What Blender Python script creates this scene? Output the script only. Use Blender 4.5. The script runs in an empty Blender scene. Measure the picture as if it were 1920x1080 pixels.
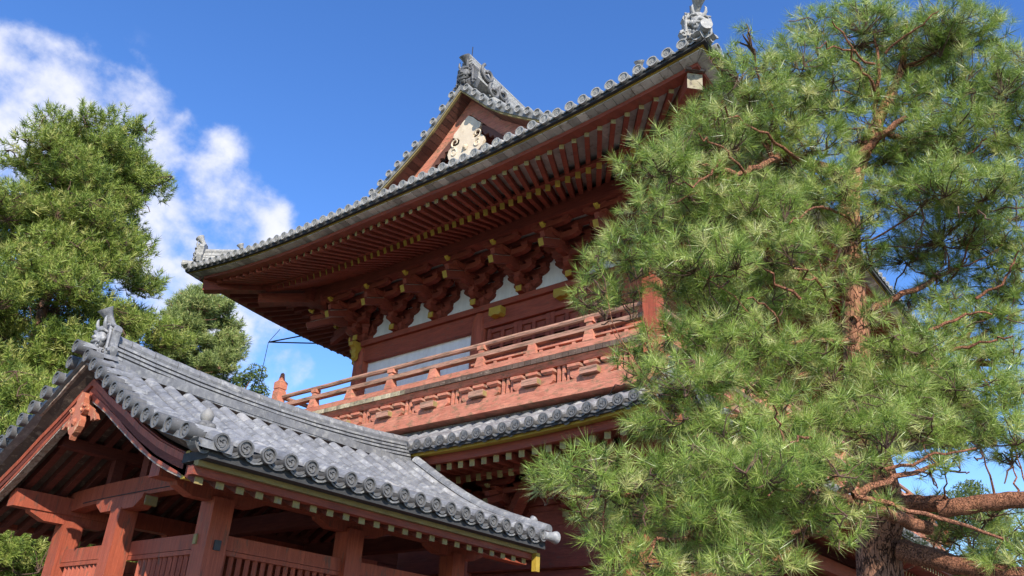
import bpy, math, random
import numpy as np
from mathutils import Vector, Matrix

random.seed(7)
rng = np.random.default_rng(11)
S = bpy.context.scene
COL = S.collection
PI = math.pi

# ------------------------------------------------------------------ camera
FPX, PITCH, ROLL, YAW = 1540.0, math.radians(26.51), math.radians(3.19), math.radians(39.38)
CAMH = 1.6
_cp, _sp, _cr, _sr, _cy, _sy = math.cos(PITCH), math.sin(PITCH), math.cos(ROLL), math.sin(ROLL), math.cos(YAW), math.sin(YAW)
FW = Vector((_cy * _cp, _sy * _cp, _sp))
_r = Vector((_sy, -_cy, 0.0))
_u = _r.cross(FW)
RT = _cr * _r + _sr * _u
UP = -_sr * _r + _cr * _u
cam_d = bpy.data.cameras.new('camera')
cam = bpy.data.objects.new('camera', cam_d)
COL.objects.link(cam)
m = Matrix((RT, UP, -FW)).transposed().to_4x4()
m.translation = (0, 0, CAMH)
cam.matrix_world = m
cam_d.sensor_width = 36.0
cam_d.lens = FPX / 1920 * 36
cam_d.clip_end = 3000
S.camera = cam


def ray(px, py):
    return FW + RT * ((px - 960) / FPX) - UP * ((py - 540) / FPX)


def at_depth(px, py, d):
    return Vector((0, 0, CAMH)) + ray(px, py) * d


# ------------------------------------------------------------------ light, sky
SUN_AZ = math.radians(232.0)      # direction towards the sun, from +X counter-clockwise
SUN_EL = math.radians(33.0)
sun_vec = Vector((math.cos(SUN_AZ) * math.cos(SUN_EL), math.sin(SUN_AZ) * math.cos(SUN_EL), math.sin(SUN_EL)))
sd = bpy.data.lights.new('sun', 'SUN')
sd.energy = 5.0
sd.angle = math.radians(0.53)
sd.color = (1.0, 0.93, 0.82)
so = bpy.data.objects.new('sun', sd)
COL.objects.link(so)
so.rotation_euler = (-sun_vec).to_track_quat('-Z', 'Y').to_euler()
so.location = (-20, -20, 30)

W = bpy.data.worlds.new('World')
S.world = W
W.use_nodes = True
nt = W.node_tree
nt.nodes.clear()
N = nt.nodes.new
L = nt.links.new


def wm(op, a, b=None, c=None):
    n = N('ShaderNodeMath')
    n.operation = op
    for i, v in enumerate((a, b, c)):
        if v is None:
            continue
        if isinstance(v, (int, float)):
            n.inputs[i].default_value = v
        else:
            L(v, n.inputs[i])
    return n.outputs[0]


out = N('ShaderNodeOutputWorld')
bg = N('ShaderNodeBackground')
bg.inputs[1].default_value = 0.10
L(bg.outputs[0], out.inputs[0])
sky = N('ShaderNodeTexSky')
sky.sky_type = 'NISHITA'
sky.sun_disc = False
sky.sun_elevation = SUN_EL
sky.sun_rotation = math.atan2(sun_vec.x, sun_vec.y)
sky.altitude = 100
sky.air_density = 1.0
sky.dust_density = 0.0
sky.ozone_density = 2.5
hs = N('ShaderNodeHueSaturation')
hs.inputs['Saturation'].default_value = 1.25
hs.inputs['Hue'].default_value = 0.512
hs.inputs['Value'].default_value = 1.9
L(sky.outputs[0], hs.inputs['Color'])
tc = N('ShaderNodeTexCoord')
GEN = tc.outputs['Generated']
mp = N('ShaderNodeMapping')
mp.inputs['Scale'].default_value = (1, 1, 1.15)
mp.inputs['Location'].default_value = (3.1, 1.7, .4)
L(GEN, mp.inputs[0])


def wnoise(scale, detail, rough, dist=0.0):
    n = N('ShaderNodeTexNoise')
    n.inputs['Scale'].default_value = scale
    n.inputs['Detail'].default_value = detail
    n.inputs['Roughness'].default_value = rough
    n.inputs['Distortion'].default_value = dist
    L(mp.outputs[0], n.inputs['Vector'])
    return n.outputs['Fac']


n1 = wnoise(10, 9, 0.55, 0.0)
n2 = wnoise(26, 6, 0.6, 0.0)
blob = None
CL = [(40, 100, 42, .85), (20, 180, 85, .95), (120, 190, 70, .9), (215, 185, 60, .9), (285, 205, 48, .9), (335, 207, 24, .75), (60, 250, 110, 1.0), (190, 260, 80, .95),
      (415, 274, 32, .9), (375, 385, 62, .95), (440, 400, 60, .95), (515, 408, 34, .8), (340, 470, 95, 1.05), (430, 460, 75, 1.0), (240, 420, 90, .8), (330, 545, 70, .8), (345, 330, 30, .7),
      (505, 690, 62, .95), (560, 680, 34, .85), (500, 610, 44, .7), (430, 690, 90, .8), (545, 600, 30, .5)]
for (px, py, r, a) in CL:
    d = ray(px, py).normalized()
    dp = N('ShaderNodeVectorMath')
    dp.operation = 'DOT_PRODUCT'
    L(GEN, dp.inputs[0])
    dp.inputs[1].default_value = d
    ang = wm('MULTIPLY', wm('ARCCOSINE', wm('MINIMUM', dp.outputs['Value'], 0.999999)), FPX / r)
    g = wm('MULTIPLY', wm('EXPONENT', wm('MULTIPLY', wm('MULTIPLY', ang, ang), -0.9)), a)
    blob = g if blob is None else wm('ADD', blob, g)
blob = wm('MINIMUM', blob, 0.92)
mask = wm('ADD', blob, wm('MULTIPLY', wm('SUBTRACT', n1, 0.5), 3.0))
mask = wm('ADD', mask, wm('MULTIPLY', wm('SUBTRACT', n2, 0.5), 1.1))
mr = N('ShaderNodeMapRange')
mr.interpolation_type = 'SMOOTHSTEP'
mr.inputs['From Min'].default_value = 0.38
mr.inputs['From Max'].default_value = 1.38
mr.inputs['To Max'].default_value = 0.95
L(mask, mr.inputs['Value'])
gate_ = N('ShaderNodeMapRange')
gate_.inputs['From Min'].default_value = 0.04
gate_.inputs['From Max'].default_value = 0.3
L(blob, gate_.inputs['Value'])
fac = wm('MULTIPLY', mr.outputs[0], gate_.outputs[0])
cc = N('ShaderNodeMixRGB')
cc.inputs[1].default_value = (4.9, 5.3, 6.9, 1)
cc.inputs[2].default_value = (7.6, 7.6, 8.2, 1)
L(wm('MULTIPLY', wm('SUBTRACT', n1, 0.25), 1.8), cc.inputs[0])
mx = N('ShaderNodeMixRGB')
L(fac, mx.inputs[0])
L(hs.outputs[0], mx.inputs[1])
L(cc.outputs[0], mx.inputs[2])
L(mx.outputs[0], bg.inputs[0])

S.view_settings.view_transform = 'Standard'
S.view_settings.look = 'None'
S.view_settings.exposure = 0.55
S.view_settings.gamma = 1.0
S.cycles.max_bounces = 6
S.cycles.diffuse_bounces = 4
S.cycles.use_denoising = True


# ------------------------------------------------------------------ materials
def mk(name, c1, c2, scale=4, stretch=(1, 1, 1), rough=.7, tone=.25, worn=None, worn_thr=.62, worn_w=.06, bump=.25, bscale=40,
       bstretch=(1, 1, 1), spec=.3, hue=None, grain=None, gamt=.35):
    mt = bpy.data.materials.new(name)
    mt.use_nodes = True
    t = mt.node_tree
    bs = t.nodes['Principled BSDF']
    bs.inputs['Roughness'].default_value = rough
    bs.inputs['Specular IOR Level'].default_value = spec
    n = t.nodes.new
    l = t.links.new
    co = n('ShaderNodeTexCoord')

    def noise(sc, st, det=5, ro=.6):
        ma = n('ShaderNodeMapping')
        ma.inputs['Scale'].default_value = st
        l(co.outputs['Object'], ma.inputs[0])
        no = n('ShaderNodeTexNoise')
        no.inputs['Scale'].default_value = sc
        no.inputs['Detail'].default_value = det
        no.inputs['Roughness'].default_value = ro
        l(ma.outputs[0], no.inputs['Vector'])
        return no.outputs['Fac']
    rmp = n('ShaderNodeMapRange')
    rmp.inputs['From Min'].default_value = .3
    rmp.inputs['From Max'].default_value = .7
    l(noise(scale, stretch), rmp.inputs['Value'])
    mx = n('ShaderNodeMixRGB')
    mx.inputs[1].default_value = (*c1, 1)
    mx.inputs[2].default_value = (*c2, 1)
    l(rmp.outputs[0], mx.inputs[0])
    colr = mx.outputs[0]
    at = n('ShaderNodeAttribute')
    at.attribute_name = 'tone'
    if hue is not None:
        m3 = n('ShaderNodeMixRGB')
        m3.inputs[2].default_value = (*hue, 1)
        h = n('ShaderNodeMapRange')
        h.inputs['From Min'].default_value = .72
        h.inputs['From Max'].default_value = 1.0
        h.inputs['To Max'].default_value = .8
        l(at.outputs['Fac'], h.inputs['Value'])
        l(h.outputs[0], m3.inputs[0])
        l(colr, m3.inputs[1])
        colr = m3.outputs[0]
    if worn is not None:
        w = n('ShaderNodeMapRange')
        w.inputs['From Min'].default_value = worn_thr - worn_w
        w.inputs['From Max'].default_value = worn_thr + worn_w
        l(noise(scale * 1.7, (stretch[0] * 1.1, stretch[1] * 1.1, stretch[2]), 7, .68), w.inputs['Value'])
        m2 = n('ShaderNodeMixRGB')
        l(w.outputs[0], m2.inputs[0])
        l(colr, m2.inputs[1])
        m2.inputs[2].default_value = (*worn, 1)
        colr = m2.outputs[0]
    if grain is not None:
        gm = n('ShaderNodeMapRange')
        gm.inputs['From Min'].default_value = .32
        gm.inputs['From Max'].default_value = .62
        gm.inputs['To Min'].default_value = 1 - gamt
        gm.inputs['To Max'].default_value = 1.06
        l(noise(1.0, grain, 6, .7), gm.inputs['Value'])
        m5 = n('ShaderNodeMixRGB')
        m5.blend_type = 'MULTIPLY'
        m5.inputs[0].default_value = 1
        l(colr, m5.inputs[1])
        l(gm.outputs[0], m5.inputs[2])
        colr = m5.outputs[0]
    if tone:
        v = n('ShaderNodeMapRange')
        v.inputs['To Min'].default_value = 1 - tone
        v.inputs['To Max'].default_value = 1 + tone
        l(at.outputs['Fac'], v.inputs['Value'])
        m4 = n('ShaderNodeMixRGB')
        m4.blend_type = 'MULTIPLY'
        m4.inputs[0].default_value = 1
        l(colr, m4.inputs[1])
        l(v.outputs[0], m4.inputs[2])
        colr = m4.outputs[0]
    l(colr, bs.inputs['Base Color'])
    if bump:
        b = n('ShaderNodeBump')
        b.inputs['Strength'].default_value = bump
        b.inputs['Distance'].default_value = .02
        l(noise(bscale, bstretch, 4), b.inputs['Height'])
        l(b.outputs[0], bs.inputs['Normal'])
    return mt


WOOD = (.30, .17, .10)
M = {}
M['red'] = mk('vermilion_wood', (.29, .066, .036), (.22, .048, .029), 3, (1, 1, 2.2), .62, .22, (.17, .075, .05), .64, .08, .3, 30, (1, 1, 4), grain=(3, 3, 60))
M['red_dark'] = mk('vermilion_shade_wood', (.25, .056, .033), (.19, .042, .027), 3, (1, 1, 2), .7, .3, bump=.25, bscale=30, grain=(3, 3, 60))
M['red_shaded'] = mk('shade_darkened_vermilion_wood', (.155, .038, .025), (.11, .028, .02), 3, (1, 1, 2), .8, .3, bump=.25, bscale=30, grain=(3, 3, 60))  # vermilion darkened to stand in for shade under roofs and in recesses
M['red_plank'] = mk('vermilion_plank', (.27, .062, .036), (.17, .04, .026), 2.5, (1, 1, 5), .7, .2, bump=.3, bscale=26, bstretch=(1, 1, 7))
M['red_post'] = mk('vermilion_post', (.38, .088, .044), (.29, .064, .034), 3, (2.5, 2.5, .6), .6, .2, (.17, .07, .045), .61, .05, .3, 30, (4, 4, 1), grain=(45, 45, 2.2))
M['red_pale'] = mk('faded_vermilion_wood', (.64, .26, .17), (.50, .165, .105), 3.2, (1, 1, 2.5), .75, .3, WOOD, .575, .06, .35, 30, (1, 1, 5), grain=(4, 4, 70), gamt=.4)
M['rail_wood'] = mk('worn_rail_wood', (.56, .27, .195), (.42, .25, .17), 4, (1, .35, 3), .8, .25, (.17, .11, .075), .57, .08, .4, 40, (3, 1, 6), grain=(6, 3, 80), gamt=.5)
M['yellow'] = mk('yellow_paint', (.40, .275, .035), (.30, .195, .03), 9, rough=.6, tone=.3, worn=(.28, .22, .12), worn_thr=.66, bump=.2)
M['yellow_dull'] = mk('dull_yellow_paint', (.30, .23, .09), (.22, .165, .065), 7, rough=.7, tone=.3, worn=(.20, .17, .11), worn_thr=.6, bump=.2)
M['cream'] = mk('cream_carved_wood', (.66, .56, .42), (.52, .42, .30), 5, (1, 1, .6), .7, .15, (.40, .26, .13), .68, .05, .3, 30)
M['white'] = mk('white_plaster', (.74, .75, .76), (.68, .69, .70), 3, rough=.85, tone=.05, bump=.1, worn=(.52, .50, .47), worn_thr=.70, worn_w=.1, grain=(7, 7, 1.0), gamt=.07)
M['tile'] = mk('grey_roof_tile', (.165, .167, .178), (.245, .243, .247), 5, rough=.5, tone=.36, worn=(.36, .355, .34), worn_thr=.585, worn_w=.08, bump=.25, bscale=55,
               spec=.45, hue=(.36, .335, .30), grain=(9, 9, 9), gamt=.3)
M['tile_dark'] = mk('dark_roof_tile', (.085, .085, .088), (.145, .14, .135), 14, rough=.55, tone=.42, worn=(.26, .25, .23), worn_thr=.66, bump=.3, bscale=70, spec=.4, hue=(.27, .25, .22))
M['tile_old'] = mk('weathered_roof_tile', (.30, .295, .28), (.21, .21, .205), 12, rough=.6, tone=.35, worn=(.46, .44, .40), worn_thr=.58, bump=.3, bscale=60, hue=(.40, .36, .29))
M['clay'] = mk('dark_clay_bedding', (.05, .05, .052), (.035, .035, .036), 8, rough=.9, tone=.2)
M['grey_wood'] = mk('weathered_grey_boards', (.50, .47, .43), (.34, .31, .275), 4, (1, 1, 1), .85, .4, (.19, .155, .12), .62, .08, .4, 45)
M['old_wood'] = mk('dark_weathered_wood', (.13, .085, .065), (.085, .055, .042), 5, (1, 1, 2), .8, .35, (.27, .20, .15), .62, .06, .35, 40)
M['brown_board'] = mk('brown_eave_boards', (.15, .062, .042), (.10, .042, .03), 4, rough=.75, tone=.45, bump=.25)
M['pale_edge'] = mk('peeling_pale_edge', (.42, .36, .30), (.24, .15, .11), 12, rough=.8, tone=.2, worn=(.10, .05, .04), worn_thr=.58, bump=.4)
M['orange'] = mk('orange_carved_wood', (.40, .115, .062), (.36, .14, .08), 9, rough=.65, tone=.2, worn=(.60, .44, .24), worn_thr=.62, bump=.3)
M['board_end'] = mk('pale_board_ends', (.40, .34, .25), (.30, .26, .16), 8, rough=.85, tone=.5, worn=(.16, .13, .10), worn_thr=.58, bump=.4)
M['metal'] = mk('dark_metal', (.03, .03, .035), (.05, .05, .05), 9, rough=.5, tone=.1, bump=0)
M['ground'] = mk('pale_gravel', (.16, .15, .125), (.11, .105, .085), 30, rough=.95, tone=0, bump=.6, bscale=90)
M['stone'] = mk('granite_base', (.30, .29, .27), (.22, .21, .20), 10, rough=.85, tone=.1, bump=.3)


def bark_mat(name, c1, c2, c3, sc, st, crack=.05, zs=None):
    mt = bpy.data.materials.new(name)
    mt.use_nodes = True
    t = mt.node_tree
    n, l = t.nodes.new, t.links.new
    bs = t.nodes['Principled BSDF']
    bs.inputs['Roughness'].default_value = .9
    bs.inputs['Specular IOR Level'].default_value = .15
    co = n('ShaderNodeTexCoord')
    ma = n('ShaderNodeMapping')
    ma.inputs['Scale'].default_value = st
    l(co.outputs['Object'], ma.inputs[0])
    no = n('ShaderNodeTexNoise')
    no.inputs['Scale'].default_value = sc * .8
    no.inputs['Detail'].default_value = 6
    l(ma.outputs[0], no.inputs['Vector'])
    ad = n('ShaderNodeMixRGB')
    ad.blend_type = 'ADD'
    ad.inputs[0].default_value = .16
    l(ma.outputs[0], ad.inputs[1])
    l(no.outputs['Color'], ad.inputs[2])
    vo = n('ShaderNodeTexVoronoi')
    vo.feature = 'DISTANCE_TO_EDGE'
    vo.inputs['Scale'].default_value = sc
    l(ad.outputs[0], vo.inputs['Vector'])
    vc = n('ShaderNodeTexVoronoi')
    vc.inputs['Scale'].default_value = sc
    l(ad.outputs[0], vc.inputs['Vector'])
    bw = n('ShaderNodeRGBToBW')
    l(vc.outputs['Color'], bw.inputs[0])
    m1 = n('ShaderNodeMixRGB')
    m1.inputs[1].default_value = (*c1, 1)
    m1.inputs[2].default_value = (*c2, 1)
    l(bw.outputs[0], m1.inputs[0])
    cr = n('ShaderNodeMapRange')
    cr.inputs['From Max'].default_value = crack
    l(vo.outputs['Distance'], cr.inputs['Value'])
    m2 = n('ShaderNodeMixRGB')
    l(cr.outputs[0], m2.inputs[0])
    m2.inputs[1].default_value = (*c3, 1)
    l(m1.outputs[0], m2.inputs[2])
    last = m2.outputs[0]
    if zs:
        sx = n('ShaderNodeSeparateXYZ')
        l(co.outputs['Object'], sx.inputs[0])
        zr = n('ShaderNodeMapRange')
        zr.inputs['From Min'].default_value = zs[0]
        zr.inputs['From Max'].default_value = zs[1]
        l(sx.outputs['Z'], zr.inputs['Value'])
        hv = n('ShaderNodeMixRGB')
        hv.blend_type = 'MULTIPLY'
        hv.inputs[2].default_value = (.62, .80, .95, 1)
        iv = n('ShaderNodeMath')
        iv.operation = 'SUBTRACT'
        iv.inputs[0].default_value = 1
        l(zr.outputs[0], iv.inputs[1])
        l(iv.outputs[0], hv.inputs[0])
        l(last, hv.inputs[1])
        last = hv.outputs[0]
    n2 = n('ShaderNodeTexNoise')
    n2.inputs['Scale'].default_value = sc * 4
    n2.inputs['Detail'].default_value = 5
    l(ma.outputs[0], n2.inputs['Vector'])
    m3 = n('ShaderNodeMixRGB')
    m3.blend_type = 'OVERLAY'
    m3.inputs[0].default_value = .7
    l(last, m3.inputs[1])
    l(n2.outputs['Fac'], m3.inputs[2])
    l(m3.outputs[0], bs.inputs['Base Color'])
    hm = n('ShaderNodeMath')
    hm.operation = 'MULTIPLY_ADD'
    hm.inputs[1].default_value = .4
    l(n2.outputs['Fac'], hm.inputs[0])
    l(cr.outputs[0], hm.inputs[2])
    b = n('ShaderNodeBump')
    b.inputs['Strength'].default_value = 1.0
    b.inputs['Distance'].default_value = .02
    l(hm.outputs[0], b.inputs['Height'])
    l(b.outputs[0], bs.inputs['Normal'])
    return mt


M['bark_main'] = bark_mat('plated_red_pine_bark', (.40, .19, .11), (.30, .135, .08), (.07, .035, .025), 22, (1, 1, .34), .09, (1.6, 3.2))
M['bark_twig'] = mk('dark_twig_bark', (.14, .08, .055), (.085, .05, .038), 20, rough=.9, tone=.3, bump=.4)
M['bark_limb'] = bark_mat('flaky_limb_bark', (.36, .16, .088), (.24, .105, .065), (.075, .038, .026), 34, (1, 1, .8), .07)
M['bark_grey'] = mk('grey_plated_bark', (.26, .20, .16), (.16, .125, .10), 9, (1, 1, .3), .9, .3, (.045, .036, .03), .55, .04, 1.0, 18, (1, 1, .28))
M['bark_far'] = mk('far_pine_bark', (.30, .16, .10), (.16, .09, .06), 4, (1, 1, .5), .9, .2, bump=.5)


def needle_mat(name, c1, c2, c3, transl=.22, rough=.38, spec=.5):
    mt = bpy.data.materials.new(name)
    mt.use_nodes = True
    t = mt.node_tree
    n = t.nodes.new
    l = t.links.new
    bs = t.nodes['Principled BSDF']
    bs.inputs['Roughness'].default_value = rough
    bs.inputs['Specular IOR Level'].default_value = spec
    at = n('ShaderNodeAttribute')
    at.attribute_name = 'tone'
    cr = n('ShaderNodeValToRGB')
    cr.color_ramp.elements[0].color = (*c1, 1)
    cr.color_ramp.elements[1].color = (*c3, 1)
    cr.color_ramp.elements[1].position = 1.0
    e = cr.color_ramp.elements.new(.55)
    e.color = (*c2, 1)
    l(at.outputs['Fac'], cr.inputs[0])
    l(cr.outputs[0], bs.inputs['Base Color'])
    tr = n('ShaderNodeBsdfTranslucent')
    l(cr.outputs[0], tr.inputs[0])
    mx = n('ShaderNodeMixShader')
    mx.inputs[0].default_value = transl
    l(bs.outputs[0], mx.inputs[1])
    l(tr.outputs[0], mx.inputs[2])
    l(mx.outputs[0], t.nodes['Material Output'].inputs[0])
    return mt


M['needle'] = needle_mat('pine_needles', (.06, .115, .022), (.33, .45, .085), (.62, .60, .26), .2, .34, .5)
M['needle_far'] = needle_mat('far_pine_needles', (.08, .135, .025), (.27, .35, .065), (.48, .47, .15), .2, .45, .3)
M['needle_mid'] = needle_mat('distant_pine_needles', (.11, .16, .045), (.30, .37, .11), (.44, .45, .18), .2, .5, .3)
M['leaf'] = needle_mat('broad_leaves', (.045, .08, .016), (.11, .15, .03), (.24, .24, .05), .25, .5, .3)


# ------------------------------------------------------------------ mesh builder
class MB:
    def __init__(s):
        s.v, s.f, s.t, s.mi = [], [], [], []

    def add(s, vs, fs, tone=.5, mi=0):
        b = len(s.v)
        s.v += [tuple(p) for p in vs]
        for f in fs:
            s.f.append([i + b for i in f])
            s.t.append(tone)
            s.mi.append(mi)

    def hexa(s, P, tone=None, mi=0, cap=None):
        # P: 4 points of one end then 4 of the other
        tone = random.uniform(.3, .7) if tone is None else tone
        s.add(P, [(3, 2, 1, 0), (0, 1, 5, 4), (1, 2, 6, 5), (2, 3, 7, 6), (3, 0, 4, 7)], tone, mi)
        b = len(s.v) - 8
        s.f.append([b + 4, b + 5, b + 6, b + 7])
        s.t.append(tone)
        s.mi.append(mi if cap is None else cap)

    def box(s, x0, x1, y0, y1, z0, z1, tone=None, mi=0):
        s.hexa([(x0, y0, z0), (x1, y0, z0), (x1, y1, z0), (x0, y1, z0), (x0, y0, z1), (x1, y0, z1), (x1, y1, z1), (x0, y1, z1)], tone, mi)

    def beam(s, p, q, w, h, up=(0, 0, 1), tone=None, mi=0, cap=None, taper=1.0):
        p, q, up = Vector(p), Vector(q), Vector(up)
        d = (q - p).normalized()
        a = d.cross(up).normalized()
        b = a.cross(d).normalized()
        P = []
        for c, k in ((p, 1.0), (q, taper)):
            for (i, j) in ((-1, -1), (1, -1), (1, 1), (-1, 1)):
                P.append(c + a * (i * w / 2 * k) + b * (j * h / 2 * k))
        s.hexa(P, tone, mi, cap)

    def prism(s, poly, ex, tone=None, mi=0):
        # poly: list of 3D points (planar), ex: extrusion vector
        tone = random.uniform(.35, .65) if tone is None else tone
        n = len(poly)
        ex = Vector(ex)
        P = [Vector(p) for p in poly] + [Vector(p) + ex for p in poly]
        F = [list(range(n))[::-1], list(range(n, 2 * n))] + [(i, (i + 1) % n, (i + 1) % n + n, i + n) for i in range(n)]
        s.add(P, F, tone, mi)

    def tube(s, pts, rad, n=8, tone=None, mi=0, caps=True):
        tone = random.uniform(.35, .65) if tone is None else tone
        pts = [Vector(p) for p in pts]
        if not hasattr(rad, '__len__'):
            rad = [rad] * len(pts)
        ref = None
        V, F = [], []
        for i, p in enumerate(pts):
            d = (pts[min(i + 1, len(pts) - 1)] - pts[max(i - 1, 0)]).normalized()
            if ref is None:
                ref = d.cross(Vector((0, 0, 1)))
                if ref.length < .1:
                    ref = d.cross(Vector((1, 0, 0)))
            a = (ref - d * ref.dot(d)).normalized()
            ref = a
            b = d.cross(a)
            for k in range(n):
                an = 2 * PI * k / n
                V.append(p + (a * math.cos(an) + b * math.sin(an)) * rad[i])
        for i in range(len(pts) - 1):
            for k in range(n):
                F.append((i * n + k, i * n + (k + 1) % n, (i + 1) * n + (k + 1) % n, (i + 1) * n + k))
        if caps:
            F.append(list(range(n))[::-1])
            F.append([(len(pts) - 1) * n + k for k in range(n)])
        s.add(V, F, tone, mi)

    def lathe(s, prof, o, ax, n=16, tone=None, mi=0, squash=1.0):
        # prof: (dist along axis, radius)
        tone = random.uniform(.35, .65) if tone is None else tone
        o, ax = Vector(o), Vector(ax).normalized()
        a = ax.cross(Vector((0, 0, 1)))
        if a.length < .1:
            a = ax.cross(Vector((1, 0, 0)))
        a.normalize()
        b = ax.cross(a)
        V, F = [], []
        for (h, r) in prof:
            for k in range(n):
                an = 2 * PI * k / n
                V.append(o + ax * h + (a * math.cos(an) + b * math.sin(an) * squash) * r)
        for i in range(len(prof) - 1):
            for k in range(n):
                F.append((i * n + k, i * n + (k + 1) % n, (i + 1) * n + (k + 1) % n, (i + 1) * n + k))
        F.append(list(range(n))[::-1])
        F.append([(len(prof) - 1) * n + k for k in range(n)])
        s.add(V, F, tone, mi)

    def ball(s, c, r, sc=(1, 1, 1), n=10, tone=None, mi=0):
        tone = random.uniform(.35, .65) if tone is None else tone
        V, F = [], []
        R = n // 2 + 1
        for i in range(R + 1):
            th = PI * i / R
            for k in range(n):
                ph = 2 * PI * k / n
                V.append((c[0] + r * sc[0] * math.sin(th) * math.cos(ph), c[1] + r * sc[1] * math.sin(th) * math.sin(ph), c[2] + r * sc[2] * math.cos(th)))
        for i in range(R):
            for k in range(n):
                F.append((i * n + k, (i + 1) * n + k, (i + 1) * n + (k + 1) % n, i * n + (k + 1) % n))
        s.add(V, F, tone, mi)

    def strip(s, A, B, tone=None, mi=0, closed=False):
        # quads between polylines A and B
        n = len(A)
        V = [Vector(p) for p in A] + [Vector(p) for p in B]
        for i in range(n - 1):
            s.add([V[i], V[i + 1], V[n + i + 1], V[n + i]], [(0, 1, 2, 3)], random.uniform(.2, .8) if tone is None else tone, mi)

    def bar(s, paths, tone=.5, mi=0):
        # paths: 4 polylines (the edges of a bent bar)
        n = len(paths[0])
        V = [Vector(p[i]) for i in range(n) for p in paths]
        F = []
        for i in range(n - 1):
            for k in range(4):
                F.append((i * 4 + k, i * 4 + (k + 1) % 4, i * 4 + 4 + (k + 1) % 4, i * 4 + 4 + k))
        F += [(3, 2, 1, 0), tuple((n - 1) * 4 + k for k in range(4))]
        s.add(V, F, tone, mi)

    def build(s, name, mats, parent=None, smooth=False):
        me = bpy.data.meshes.new(name)
        me.from_pydata(s.v, [], s.f)
        if not isinstance(mats, (list, tuple)):
            mats = [mats]
        for q in mats:
            me.materials.append(M[q] if isinstance(q, str) else q)
        if len(mats) > 1:
            me.polygons.foreach_set('material_index', s.mi)
        a = me.attributes.new('tone', 'FLOAT', 'FACE')
        a.data.foreach_set('value', s.t)
        if smooth:
            me.polygons.foreach_set('use_smooth', [True] * len(me.polygons))
            try:
                me.set_sharp_from_angle(angle=math.radians(40))
            except Exception:
                pass
        me.validate()
        me.update()
        o = bpy.data.objects.new(name, me)
        COL.objects.link(o)
        if parent is not None:
            adopt(o, parent)
        return o


WORLD_OF = {}


def world_loc(o):
    return WORLD_OF.get(o.name, Vector((0, 0, 0)))


def adopt(o, parent):
    o.parent = parent
    o.matrix_parent_inverse = Matrix.Translation(-world_loc(parent))


def empty(name, loc, label, cat, group=None):
    o = bpy.data.objects.new(name, None)
    COL.objects.link(o)
    o.location = loc
    o.empty_display_size = .3
    WORLD_OF[o.name] = Vector(loc)
    o['label'] = label
    o['category'] = cat
    if group:
        o['group'] = group
    return o


def place(src, parent, loc, rz=0.0, first=None, tilt=0.0):
    """Copy src (mesh modelled at the origin) under parent; the first call may use src itself."""
    o = src if first else src.copy()
    if not first:
        COL.objects.link(o)
    o.location = loc
    o.rotation_euler = (random.uniform(-.1, .1) if 'tile' in src.name and 'demon' not in src.name else 0, tilt, rz + (random.uniform(-.05, .05) if 'tile' in src.name and 'demon' not in src.name else 0))
    adopt(o, parent)
    return o


def lerp(pts, x):
    if x <= pts[0][0]:
        return pts[0][1]
    for (a, b), (c, d) in zip(pts, pts[1:]):
        if x <= c:
            return b + (d - b) * (x - a) / (c - a)
    (a, b), (c, d) = pts[-2], pts[-1]
    return b + (d - b) * (x - a) / (c - a)


# ------------------------------------------------------------------ shared roof pieces
def comma(r0, r1, a0, turn, n=9):
    """outline of one swirl of the tile crest, in the disc's plane"""
    outer, inner = [], []
    for i in range(n):
        t = i / (n - 1)
        a = a0 + turn * t
        rr = r0 + (r1 - r0) * t ** .8
        w = .019 * (1 - t) ** .7 + .0015
        outer.append((rr + w, a))
        inner.append((rr - w, a))
    return [(r * math.cos(a), r * math.sin(a)) for r, a in outer + inner[::-1]]


def end_tile_mb(r, swirl=True, lip=True, pitch=.26, lips=((.03, .01, .062), (.075, -.022, .075))):
    """round eave tile end facing -X, centre at origin"""
    b = MB()
    k = r / .088
    b.lathe([(.16, r * .93), (.0, r), (-.03, r), (-.03, r * .80), (-.004, r * .76), (-.004, .004)], (0, 0, 0), (1, 0, 0), 20, .42)
    if swirl:
        for j in range(3):
            pl = comma(.016 * k, .052 * k, j * 2 * PI / 3 + .4, 2.5)
            b.prism([(-.003, y, z) for y, z in pl], (-.016, 0, 0), .5)
    else:
        for j in range(8):
            a = j * PI / 4
            b.ball((-.004, math.cos(a) * r * .42, math.sin(a) * r * .42), r * .17, (.5, 1, 1), 6, .1)
        b.ball((-.004, 0, 0), r * .2, (.5, 1, 1), 8, .1)
    if lip:
        hw = pitch / 2
        for lv, (dx, dz, sg) in enumerate(lips):
            A, B, C = [], [], []
            for i in range(9):
                t = -1 + 2 * i / 8
                y = hw + t * hw * .72
                z = -sg * (1 - t * t) - .015 + dz
                A.append((-.02 + dx, y, z))
                B.append((-.02 + dx, y, z - .032))
                C.append((.14 + dx, y, z))
            b.strip(B, A, .55)
            b.strip(A, C, .55)
    return b


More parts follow.
